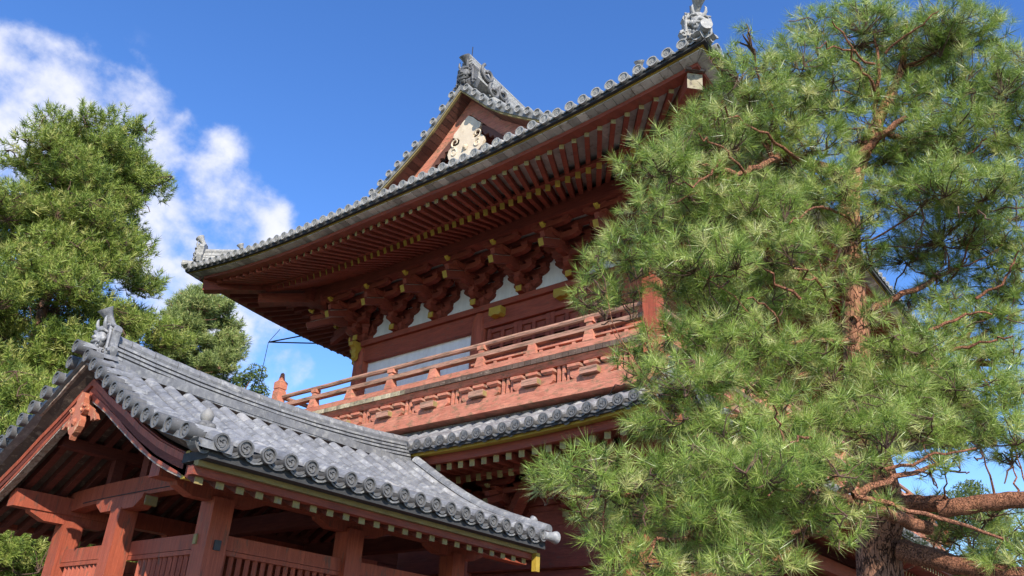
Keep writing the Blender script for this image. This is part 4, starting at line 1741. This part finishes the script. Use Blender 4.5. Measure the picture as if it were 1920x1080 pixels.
# stair flight inside
b = MB()
for i in range(14):
    b.box(6.0 + i * .3, 6.3 + i * .3, SY - .8, SY + .8, .1 + i * .2, .3 + i * .2)
b.build('stair_flight', 'red_shaded', house)
# carved pendant of the bargeboards
b = MB()
half = [(0, 4.80), (.06, 4.77), (.10, 4.71), (.09, 4.65), (.14, 4.62), (.19, 4.60), (.185, 4.54), (.14, 4.50), (.10, 4.49), (.14, 4.42), (.135, 4.34), (.08, 4.27), (.03, 4.24), (0, 4.18)]
b.prism([(4.36, SY + y, z) for y, z in half] + [(4.36, SY - y, z) for y, z in half[-2:0:-1]], (.075, 0, 0), .6)
b.lathe([(0, .055), (.02, .055), (.04, .03)], (4.37, SY, 4.40), (-1, 0, 0), 6, .4)
for sgn in (-1, 1):
    sp = []
    for i in range(11):
        a = .4 + i * .55
        rr = .07 - i * .006
        sp.append((4.355, SY + sgn * (.14 + math.cos(a) * rr * .8), 4.55 + math.sin(a) * rr * .8))
    b.tube(sp, .016, 6, .8)
b.build('gable_pendant', 'orange', house)
for sgn in (-1, 1):
    b = MB()
    pl = [(.17, 4.60), (.27, 4.55), (.38, 4.47), (.46, 4.39), (.40, 4.38), (.35, 4.42), (.30, 4.39), (.25, 4.46), (.18, 4.48)]
    b.prism([(4.42, SY + sgn * y, z) for y, z in pl], (.04, 0, 0))
    b.build('pendant_fin', 'orange', house)
# boarding that closes the far bay
b = MB()
for i in range(17):
    b.box(7.6, 11.8, SY + 1.70, SY + 1.76, .2 + i * .24, .43 + i * .24)
b.build('far_boarding', 'red_shaded', house)


# ================================================================== TREES
def mesh_np(name, V, F3, tone, mat, parent):
    """triangle mesh from numpy arrays"""
    me = bpy.data.meshes.new(name)
    nv, nf = len(V), len(F3)
    me.vertices.add(nv)
    me.vertices.foreach_set('co', V.astype(np.float32).ravel())
    me.loops.add(nf * 3)
    me.loops.foreach_set('vertex_index', F3.astype(np.int32).ravel())
    me.polygons.add(nf)
    me.polygons.foreach_set('loop_start', np.arange(0, nf * 3, 3, dtype=np.int32))
    try:
        me.polygons.foreach_set('loop_total', np.full(nf, 3, dtype=np.int32))
    except Exception:
        pass
    a = me.attributes.new('tone', 'FLOAT', 'FACE')
    a.data.foreach_set('value', tone.astype(np.float32))
    me.materials.append(M[mat])
    me.update()
    me.validate()
    o = bpy.data.objects.new(name, me)
    COL.objects.link(o)
    adopt(o, parent)
    return o


def unit(a):
    return a / np.maximum(np.linalg.norm(a, axis=-1, keepdims=True), 1e-9)


def tufts(P, A, n, ln, w, shoot, tone, spread=(25, 78), bent=0.0):
    """needle tufts: P positions (T,3), A axes (T,3); n needles of length ln around a shoot"""
    T = len(P)
    t = rng.uniform(0, 1, (T, n))
    ang = np.radians(spread[1] + (spread[0] - spread[1]) * t ** 1.3 + rng.normal(0, 9, (T, n)))
    ph = rng.uniform(0, 2 * PI, (T, n))
    ref = np.where(np.abs(A[:, 2:3]) < .9, np.array([[0, 0, 1.0]]), np.array([[1.0, 0, 0]]))
    X = unit(np.cross(A, ref))
    Y = np.cross(A, X)
    D = (A[:, None] * np.cos(ang)[..., None] + (X[:, None] * np.cos(ph)[..., None] + Y[:, None] * np.sin(ph)[..., None]) * np.sin(ang)[..., None])
    sc = rng.uniform(.62, 1.25, (T, 1))
    L_ = ln * sc * rng.uniform(.72, 1.1, (T, n))
    base = P[:, None] + A[:, None] * ((t - .75) * shoot)[..., None]
    tip = base + D * L_[..., None]
    tip[..., 2] -= bent * L_
    side = unit(np.cross(D, rng.normal(0, 1, (T, n, 3)))) * (w / 2)
    V = np.stack([base - side, base + side, tip], 2).reshape(-1, 3)
    F = np.arange(len(V)).reshape(-1, 3)
    tn = np.clip(tone[:, None] + rng.normal(0, .14, (T, n)), 0, 1).reshape(-1)
    return V, F, tn


def limb(b, p0, p1, r0, r1, bend=.12, seg=6, n=7, droop=0.0, mi=0):
    """a slightly crooked branch"""
    p0, p1 = Vector(p0), Vector(p1)
    d = p1 - p0
    L_ = d.length
    o1 = Vector(rng.normal(0, 1, 3)) * bend * L_ * .5
    pts, rad = [], []
    for i in range(seg + 1):
        t = i / seg
        p = p0 + d * t + o1 * math.sin(PI * t) + Vector(rng.normal(0, 1, 3)) * (bend * .16 * L_ * (0 < i < seg))
        p.z -= droop * L_ * math.sin(PI * t)
        pts.append(p)
        rad.append(r0 + (r1 - r0) * t ** .8)
    b.tube(pts, rad, n, caps=False, mi=mi)
    return pts


def pine(name, label, group, base, trunk, pads, ln, w, nper, dens, shoot, mats, up=.55, twig=.006, trunk_n=12, extra_limbs=(), tone0=.45, lk=1.0, twig_share=.3, shell=.42, fork_r=.5):
    """trunk: [(point, radius)]; pads: (centre, (rx, ry, rz), density factor)"""
    root = empty(name, base, label, 'pine tree', group)
    tb = MB()
    pts = [Vector(p) for p, r in trunk]
    # smooth the trunk line
    P, R = [], []
    for i in range(len(pts) - 1):
        for q in range(5):
            t = q / 5
            a, b_, c, d = pts[max(i - 1, 0)], pts[i], pts[i + 1], pts[min(i + 2, len(pts) - 1)]
            P.append(.5 * ((2 * b_) + (c - a) * t + (2 * a - 5 * b_ + 4 * c - d) * t * t + (3 * b_ - a - 3 * c + d) * t ** 3))
            R.append((trunk[i][1] + (trunk[i + 1][1] - trunk[i][1]) * t) * random.uniform(.95, 1.06))
    P.append(pts[-1])
    R.append(trunk[-1][1])
    tb.tube(P, R, trunk_n)
    tr = tb.build('trunk', mats[0], root, True)
    bb = MB()
    AP, AA, AT = [], [], []
    P0, R0 = P, R
    P, R = list(P), list(R)
    for (p0, p1, r0, r1, bd) in extra_limbs:
        if r0 > .02:
            for q in range(2, 10):
                P.append(Vector(p0).lerp(Vector(p1), q / 9))
                R.append((r0 + (r1 - r0) * q / 9) * 1.4)
    for (c, r, k) in pads:
        c = Vector(c)
        # attach to the nearest trunk point that lies below the pad
        best = min(range(len(P)), key=lambda i: (P[i] - c).length + max(0, P[i].z - c.z + .15) * (1.2 if i < len(P0) else .2))
        low = c - Vector((0, 0, r[2] * .35))
        rb = min(R[best] * .4, lk * (.006 + .0085 * (low - P[best]).length))
        bp = limb(bb, P[best], low, rb, rb * .3, .10, 7, 7, .05)
        n = max(3, int(dens * k * r[0] * r[1] * r[2] ** .5))
        q = rng.normal(0, 1, (n, 3))
        q = unit(q) * (rng.uniform(0, 1, (n, 1)) ** shell)
        q[:, 2] = np.where(q[:, 2] < -.35, q[:, 2] * .6, q[:, 2])
        pos = np.array(c) + q * np.array(r)
        out = np.array(c) - np.array(P[best])
        out[2] *= .3
        out = unit(out[None])
        ax = unit(q * .75 + out * .35 + np.array([[0, 0, up]]) + rng.normal(0, .32, (n, 3)))
        tn = np.clip(rng.normal(tone0, .20, n), .02, 1)
        tn[rng.uniform(0, 1, n) < .05] = .97
        AP.append(pos)
        AA.append(ax)
        AT.append(tn)
        # twigs
        m_ = int(n * twig_share)
        forks = [bp[-1], bp[-2], bp[-3]] + [low + Vector(rng.normal(0, .45, 3)) * r[0] for _ in range(4)]
        for fpt in forks[3:]:
            limb(bb, bp[-2], fpt, rb * fork_r, twig, .22, 6, 5, mi=1)
        for i in range(m_):
            e = Vector(pos[i]) - Vector(ax[i]) * shoot * .6
            f = min(forks, key=lambda v: (v - e).length)
            limb(bb, f, e, twig * 1.15, twig * .6, .2, 3, 4, mi=1)
    for (p0, p1, r0, r1, bd) in extra_limbs:
        limb(bb, p0, p1, r0, r1, bd, 10, 9)
    bb.build('branch_work', [mats[1], mats[3] if len(mats) > 3 else mats[1]], root, True)
    V, F, tn = tufts(np.concatenate(AP), np.concatenate(AA), nper, ln, w, shoot, np.concatenate(AT))
    mesh_np('crown', V, F, tn, mats[2], root)
    return root


# ---- the big pine in front, to the right of the gate
def near(px, py, d):
    return at_depth(px, py, d)


PN = [
    (1600, 70, 85, 55, 6.5), (1760, 70, 100, 70, 6.4), (1680, 130, 100, 60, 6.8), (1800, 150, 90, 60, 6.1), (1500, 125, 70, 60, 6.2), (1405, 170, 80, 60, 5.9), (1480, 215, 90, 50, 6.1), (1560, 180, 90, 60, 6.5),
    (1880, 150, 70, 70, 6.2), (1890, 250, 60, 50, 6.3), (1790, 240, 90, 55, 6.0), (1690, 270, 100, 50, 6.4),
    (1330, 255, 90, 55, 5.6), (1235, 305, 75, 50, 5.3), (1290, 340, 80, 45, 5.5), (1450, 300, 80, 45, 6.1), (1205, 385, 45, 45, 5.2), (1300, 410, 100, 50, 5.4), (1420, 390, 100, 55, 5.5), (1530, 370, 90, 50, 5.8),
    (1650, 370, 80, 45, 6.5), (1740, 350, 90, 50, 5.9), (1840, 360, 90, 50, 5.8),
    (1180, 470, 75, 50, 5.2), (1120, 500, 40, 35, 5.1), (1300, 495, 110, 50, 5.2), (1430, 480, 100, 55, 5.4), (1530, 460, 60, 45, 5.6), (1760, 440, 95, 45, 6.2), (1880, 440, 60, 45, 6.0),
    (1115, 560, 48, 35, 5.1), (1170, 555, 50, 40, 5.1), (1340, 570, 100, 50, 5.2), (1470, 560, 85, 50, 5.4), (1550, 600, 35, 60, 5.6), (1690, 480, 60, 35, 6.2),
    (1290, 640, 100, 45, 5.0), (1420, 650, 90, 50, 5.0), (1520, 650, 55, 40, 5.1), (1700, 655, 80, 30, 5.6), (1770, 610, 60, 35, 5.9), (1860, 545, 60, 35, 6.1), (1870, 660, 55, 35, 5.7), (1810, 660, 60, 30, 5.8),
    (1190, 690, 60, 40, 4.9), (1290, 715, 95, 45, 4.8), (1250, 790, 75, 45, 4.8), (1370, 800, 90, 50, 4.7), (1480, 800, 100, 50, 4.7), (1600, 790, 90, 50, 4.8), (1690, 730, 70, 40, 5.2), (1790, 730, 100, 45, 5.2), (1890, 740, 50, 50, 5.3),
    (1720, 800, 90, 40, 5.0), (1830, 810, 90, 40, 5.1), (1400, 720, 30, 25, 4.9),
    (1035, 895, 55, 40, 4.7), (1120, 890, 70, 50, 4.6), (1110, 955, 60, 40, 4.7), (1210, 900, 75, 45, 4.5), (1310, 880, 90, 50, 4.5), (1420, 890, 100, 55, 4.4), (1540, 870, 90, 50, 4.5), (1630, 860, 50, 35, 4.7),
    (1210, 975, 70, 40, 4.4), (1310, 965, 80, 45, 4.3), (1420, 975, 95, 45, 4.3), (1530, 955, 70, 40, 4.4), (1200, 1060, 60, 40, 4.3), (1290, 1065, 70, 30, 4.2), (1470, 1050, 60, 30, 4.3),
    (1790, 990, 80, 40, 5.6), (1880, 985, 60, 40, 5.5), (1720, 960, 35, 30, 5.8), (1880, 1050, 60, 30, 5.2), (1660, 940, 30, 25, 4.6),
    (1640, 480, 40, 30, 5.9), (1640, 590, 35, 30, 5.6), (1600, 420, 50, 35, 5.9), (1560, 700, 60, 40, 5.2), (1640, 720, 50, 35, 5.3), (1560, 520, 45, 35, 5.7), (1520, 270, 60, 40, 6.0), (1610, 250, 60, 40, 6.1), (1700, 190, 60, 40, 6.3),
    (1890, 340, 50, 45, 5.9), (1820, 450, 50, 35, 6.0), (1880, 620, 50, 30, 5.9), (1740, 690, 60, 35, 5.4), (1900, 820, 40, 40, 5.2), (1650, 300, 60, 40, 6.2), (1860, 60, 40, 40, 6.4), (1520, 50, 50, 35, 6.4), (1650, 860, 45, 30, 4.6),
    (1610, 960, 40, 35, 4.5), (1380, 1060, 60, 30, 4.2), (1740, 880, 40, 20, 5.0), (1400, 60, 20, 18, 6.0), (1360, 110, 35, 30, 5.8),
    (1780, 950, 50, 22, 5.4), (1860, 960, 60, 25, 5.3), (1740, 1040, 40, 25, 5.9), (1830, 1060, 60, 30, 5.5), (1900, 520, 40, 40, 6.0), (1780, 560, 40, 25, 6.0), (1560, 330, 60, 40, 5.9), (1440, 240, 70, 45, 5.9), (1580, 1000, 40, 40, 4.4),
    (1700, 560, 35, 25, 6.1), (1850, 490, 60, 40, 6.1), (1750, 500, 40, 30, 6.2), (1900, 660, 40, 40, 5.6), (1770, 850, 60, 25, 5.0), (1890, 850, 50, 25, 5.1), (1820, 290, 60, 45, 6.1), (1900, 400, 40, 45, 6.1), (1720, 330, 60, 45, 6.2),
    (1350, 840, 60, 40, 4.5), (1480, 860, 70, 40, 4.5), (1390, 930, 80, 40, 4.3), (1500, 920, 70, 40, 4.4), (1400, 1010, 70, 35, 4.2), (1160, 940, 60, 40, 4.5), (1360, 700, 70, 40, 4.9), (1460, 730, 60, 40, 4.9),
    (1910, 130, 45, 50, 6.3), (1915, 210, 40, 50, 6.2), (1905, 300, 45, 45, 6.0), (1860, 200, 60, 45, 6.1), (1800, 60, 60, 50, 6.4), (1905, 480, 40, 40, 6.0), (1900, 580, 45, 30, 6.0), (1430, 120, 50, 45, 6.0), (1915, 720, 35, 40, 5.3), (1620, 20, 60, 30, 6.6),
    (1150, 1060, 50, 35, 4.45), (1245, 1025, 60, 40, 4.3), (1130, 1005, 45, 30, 4.5), (1330, 1030, 60, 35, 4.25),
    (1740, 560, 50, 30, 6.2), (1830, 590, 60, 30, 6.0), (1900, 540, 40, 35, 6.1), (1770, 520, 40, 25, 6.3), (1850, 700, 60, 35, 5.5), (1720, 610, 40, 25, 5.9), (1900, 780, 40, 35, 5.3),
]
pads = []
for (px, py, rx, ry, d) in PN:
    k = d / FPX
    d += random.uniform(-.15, .15)
    d += random.uniform(-.12, .12)
    pads.append((near(px, py, d), (rx * k * .98, rx * k * 1.08, ry * k * 1.12), 1.0))
tb = near(1650, 1080, 5.6)
TR = [((tb.x + .05, tb.y - .02, -.05), .20), ((tb.x + .02, tb.y, .8), .165), (tb, .150), (near(1655, 960, 5.65), .135), (near(1640, 870, 5.75), .115), (near(1612, 780, 5.85), .10), (near(1606, 640, 5.95), .092),
      (near(1600, 540, 6.05), .088), (near(1592, 440, 6.15), .080), (near(1600, 340, 6.25), .065), (near(1645, 230, 6.35), .045), (near(1690, 130, 6.5), .028), (near(1700, 40, 6.55), .012)]
EX = [(near(1650, 940, 5.6), near(1775, 945, 5.2), .05, .055, .05), (near(1760, 955, 5.2), near(1960, 935, 4.9), .058, .05, .05),
      (near(1690, 1030, 5.5), near(1960, 1085, 4.9), .075, .05, .04), (near(1740, 990, 5.3), near(1560, 930, 4.5), .045, .03, .08),
      (near(1560, 930, 4.5), near(1400, 830, 4.5), .03, .012, .08), (near(1600, 930, 4.6), near(1760, 870, 4.8), .026, .010, .06),
      (near(1600, 930, 4.5), near(1880, 1010, 4.6), .016, .008, .04), (near(1600, 730, 5.8), near(1400, 735, 5.0), .032, .018, .06),
      (near(1610, 690, 5.8), near(1860, 682, 5.6), .040, .022, .03), (near(1600, 600, 5.9), near(1800, 500, 6.1), .032, .015, .06),
      (near(1700, 720, 5.7), near(1920, 540, 6.1), .030, .010, .06), (near(1720, 680, 5.8), near(1920, 600, 6.2), .022, .008, .05),
      (near(1590, 330, 6.1), near(1470, 290, 6.0), .055, .040, .06), (near(1470, 290, 6.0), near(1380, 330, 5.6), .035, .016, .08),
      (near(1600, 300, 6.2), near(1700, 220, 6.1), .040, .02, .06), (near(1640, 240, 6.3), near(1640, 60, 6.4), .022, .008, .05),
      (near(1380, 330, 5.6), near(1290, 305, 5.4), .018, .008, .08), (near(1440, 440, 5.6), near(1330, 480, 5.3), .02, .008, .08),
      (near(1600, 900, 4.9), near(1480, 1000, 4.3), .028, .012, .08), (near(1560, 980, 4.6), near(1420, 1080, 4.3), .028, .015, .06),
      (near(1590, 560, 5.9), near(1480, 480, 5.4), .026, .01, .08), (near(1600, 640, 5.8), near(1450, 640, 5.0), .026, .01, .07),
      (near(1640, 240, 6.3), near(1860, 320, 6.2), .028, .01, .06)]
EX += [(near(1640, 960, 5.4), near(1480, 1010, 4.5), .05, .028, .06), (near(1480, 1010, 4.5), near(1230, 1010, 4.3), .026, .012, .06), (near(1560, 930, 4.5), near(1330, 930, 4.4), .030, .014, .06), (near(1330, 930, 4.4), near(1080, 930, 4.6), .022, .008, .05),
       (near(1610, 800, 5.7), near(1450, 790, 4.9), .04, .022, .06), (near(1450, 790, 4.9), near(1260, 770, 4.8), .022, .010, .06)]
for (x0, y0, d0, x1, y1, d1, r) in ((1500, 300, 5.9, 1360, 200, 5.4, .014), (1400, 330, 5.5, 1310, 250, 5.2, .011), (1350, 300, 5.3, 1260, 340, 5.0, .010), (1640, 170, 6.2, 1560, 40, 6.0, .012), (1640, 120, 6.2, 1530, 90, 5.9, .010),
                                    (1660, 100, 6.3, 1760, 20, 6.1, .010), (1600, 420, 5.9, 1480, 420, 5.2, .012), (1560, 560, 5.6, 1490, 500, 5.0, .012), (1480, 640, 5.1, 1400, 560, 4.8, .011), (1500, 560, 5.2, 1350, 440, 5.0, .011),
                                    (1560, 900, 4.5, 1480, 830, 4.2, .014), (1480, 870, 4.3, 1450, 760, 4.2, .010), (1560, 950, 4.4, 1440, 930, 4.1, .012), (1780, 440, 6.0, 1870, 350, 5.8, .014), (1760, 330, 6.0, 1850, 260, 5.8, .012),
                                    (1740, 620, 5.6, 1860, 590, 5.5, .014), (1780, 660, 5.5, 1900, 630, 5.3, .013), (1830, 560, 5.8, 1910, 470, 5.7, .012), (1420, 500, 5.2, 1330, 520, 4.9, .011), (1660, 880, 4.7, 1830, 840, 4.6, .012)):
    EX.append((near(x0, y0, d0), near(x1, y1, d1), r, r * .4, .14))
pine('red_pine', 'big foreground pine with long bright needles, covering the near corner of the gate', None, (tb.x, tb.y, 0), TR, pads, .100, .0026, 54, 2350, .05,
     ('bark_main', 'bark_limb', 'needle', 'bark_twig'), .45, .0042, 22, EX, twig_share=.6, shell=.36, fork_r=.8)


# ---- pines beyond the stair house
def cone_pads(c, h, w, n, r, z0, seed, flat=.6, dome=.45):
    rr = np.random.default_rng(seed)
    out = []
    for i in range(n):
        t = (i + rr.uniform(0, 1)) / n
        z = z0 + (h - z0) * t
        wid = w * (math.sin(PI * min(1, .18 + .82 * (1 - t)) * .5) ** .8) * (1 if t > .25 else .72 + t)
        a = i * 2.399 + rr.uniform(-.4, .4)
        d = wid * rr.uniform(.35, .95)
        s = r * rr.uniform(.75, 1.25) * (1 - .35 * t)
        out.append(((c[0] + math.cos(a) * d, c[1] + math.sin(a) * d, z + .12 * d), (s, s, s * flat), 1.0))
    return out


def far_tree(name, label, group, px, D, top_py, width, n_pads, r, z0, seed, mats, ln, w, nper, dens, shoot, lean=0.0):
    d = ray(px, 540)
    c = Vector((d.x, d.y, 0)).normalized() * D
    rt = ray(px, top_py)
    h = CAMH + D * rt.z / math.hypot(rt.x, rt.y)
    pads = cone_pads(c, h - r * .5, width, n_pads, r, z0, seed)
    tr = [((c.x, c.y, -.1), .04 * D * .26), ((c.x + lean * .3, c.y, h * .35), .033 * D * .22), ((c.x - lean * .2, c.y + lean * .2, h * .7), .022 * D * .2), ((c.x + lean * .2, c.y, h - .4), .03)]
    return pine(name, label, group, (c.x, c.y, 0), tr, pads, ln, w, nper, dens, shoot, mats, 1.0, .010, 10, lk=.8, fork_r=.4)


far_tree('pine', 'tall bushy pine with a broad rounded crown behind the horned stair house ridge end', 'pines beyond the stair house', 104, 19, 196, 2.95, 190, .86, 2.4, 3,
         ('bark_far', 'bark_twig', 'needle_far'), .155, .0155, 27, 470, .17, .5)
far_tree('pine', 'slim distant pine with thin orange trunk between stair house ridge and gate eave', 'pines beyond the stair house', 388, 27, 540, 2.2, 105, .80, 4.5, 5,
         ('bark_far', 'bark_far', 'needle_mid'), .165, .021, 20, 800, .18, .9)
far_tree('pine', 'lower dark pine seen under the eave of the stair house, past its corner post', 'pines beyond the stair house', -40, 24, 840, 3.4, 60, 1.05, 1.0, 8,
         ('bark_far', 'bark_far', 'needle_far'), .17, .016, 20, 420, .18, .4)
far_tree('pine', 'low pine filling the gaps between the slats of the stair house screen', 'pines beyond the stair house', 250, 22, 905, 3.2, 56, 1.0, .8, 9,
         ('bark_far', 'bark_far', 'needle_far'), .17, .016, 20, 420, .18, .4)
far_tree('pine', 'pine standing behind the stair house, glimpsed through its right hand slats', 'pines beyond the stair house', 560, 25, 1000, 3.4, 50, 1.05, .8, 10,
         ('bark_far', 'bark_far', 'needle_far'), .17, .016, 20, 420, .18, .4)


def leafy(name, label, px, D, top_py, width, n_pads, r, z0, seed, group=None):
    d = ray(px, 540)
    c = Vector((d.x, d.y, 0)).normalized() * D
    rt = ray(px, top_py)
    h = CAMH + D * rt.z / math.hypot(rt.x, rt.y)
    root = empty(name, c, label, 'tree', group)
    b = MB()
    b.tube([(c.x, c.y, -.1), (c.x + .1, c.y, h * .5), (c.x, c.y + .1, h * .85)], [.22, .14, .05], 9)
    pads = cone_pads(c, h - r * .4, width, n_pads, r, z0, seed, .8)
    V, T = [], []
    for (pc, pr, k) in pads:
        limb(b, (c.x, c.y, max(.5, pc[2] - .8)), pc, .035, .01, .1, 4, 5)
        n = int(520 * r)
        q = unit(rng.normal(0, 1, (n, 3))) * rng.uniform(0, 1, (n, 1)) ** .4
        p = np.array(pc) + q * np.array(pr)
        a = unit(rng.normal(0, 1, (n, 3)))
        s2 = unit(np.cross(a, rng.normal(0, 1, (n, 3))))
        sz_ = rng.uniform(.07, .13, (n, 1))
        V.append(np.stack([p - a * sz_, p + s2 * sz_ * .5, p + a * sz_], 1).reshape(-1, 3))
        T.append(np.clip(rng.normal(.45, .2, n) + q[:, 2] * .1, 0, 1))
    b.build('trunk', 'bark_far', root, True)
    V = np.concatenate(V)
    mesh_np('crown', V, np.arange(len(V)).reshape(-1, 3), np.concatenate(T), 'leaf', root)


leafy('broadleaf_tree', 'small yellow green tree peeping over the stair house ridge beside the balcony', 497, 36, 688, 1.7, 16, .75, 7.5, 21)
leafy('broadleaf_tree', 'round yellow green tree far off behind the big pine trunk by the farthest balcony post', 1728, 44, 902, 2.4, 22, 1.0, 4.0, 22)
leafy('broadleaf_tree', 'dark green tree at the far right edge, under the lowest boughs of the foreground pine', 1850, 34, 985, 3.6, 34, 1.1, 2.0, 23)
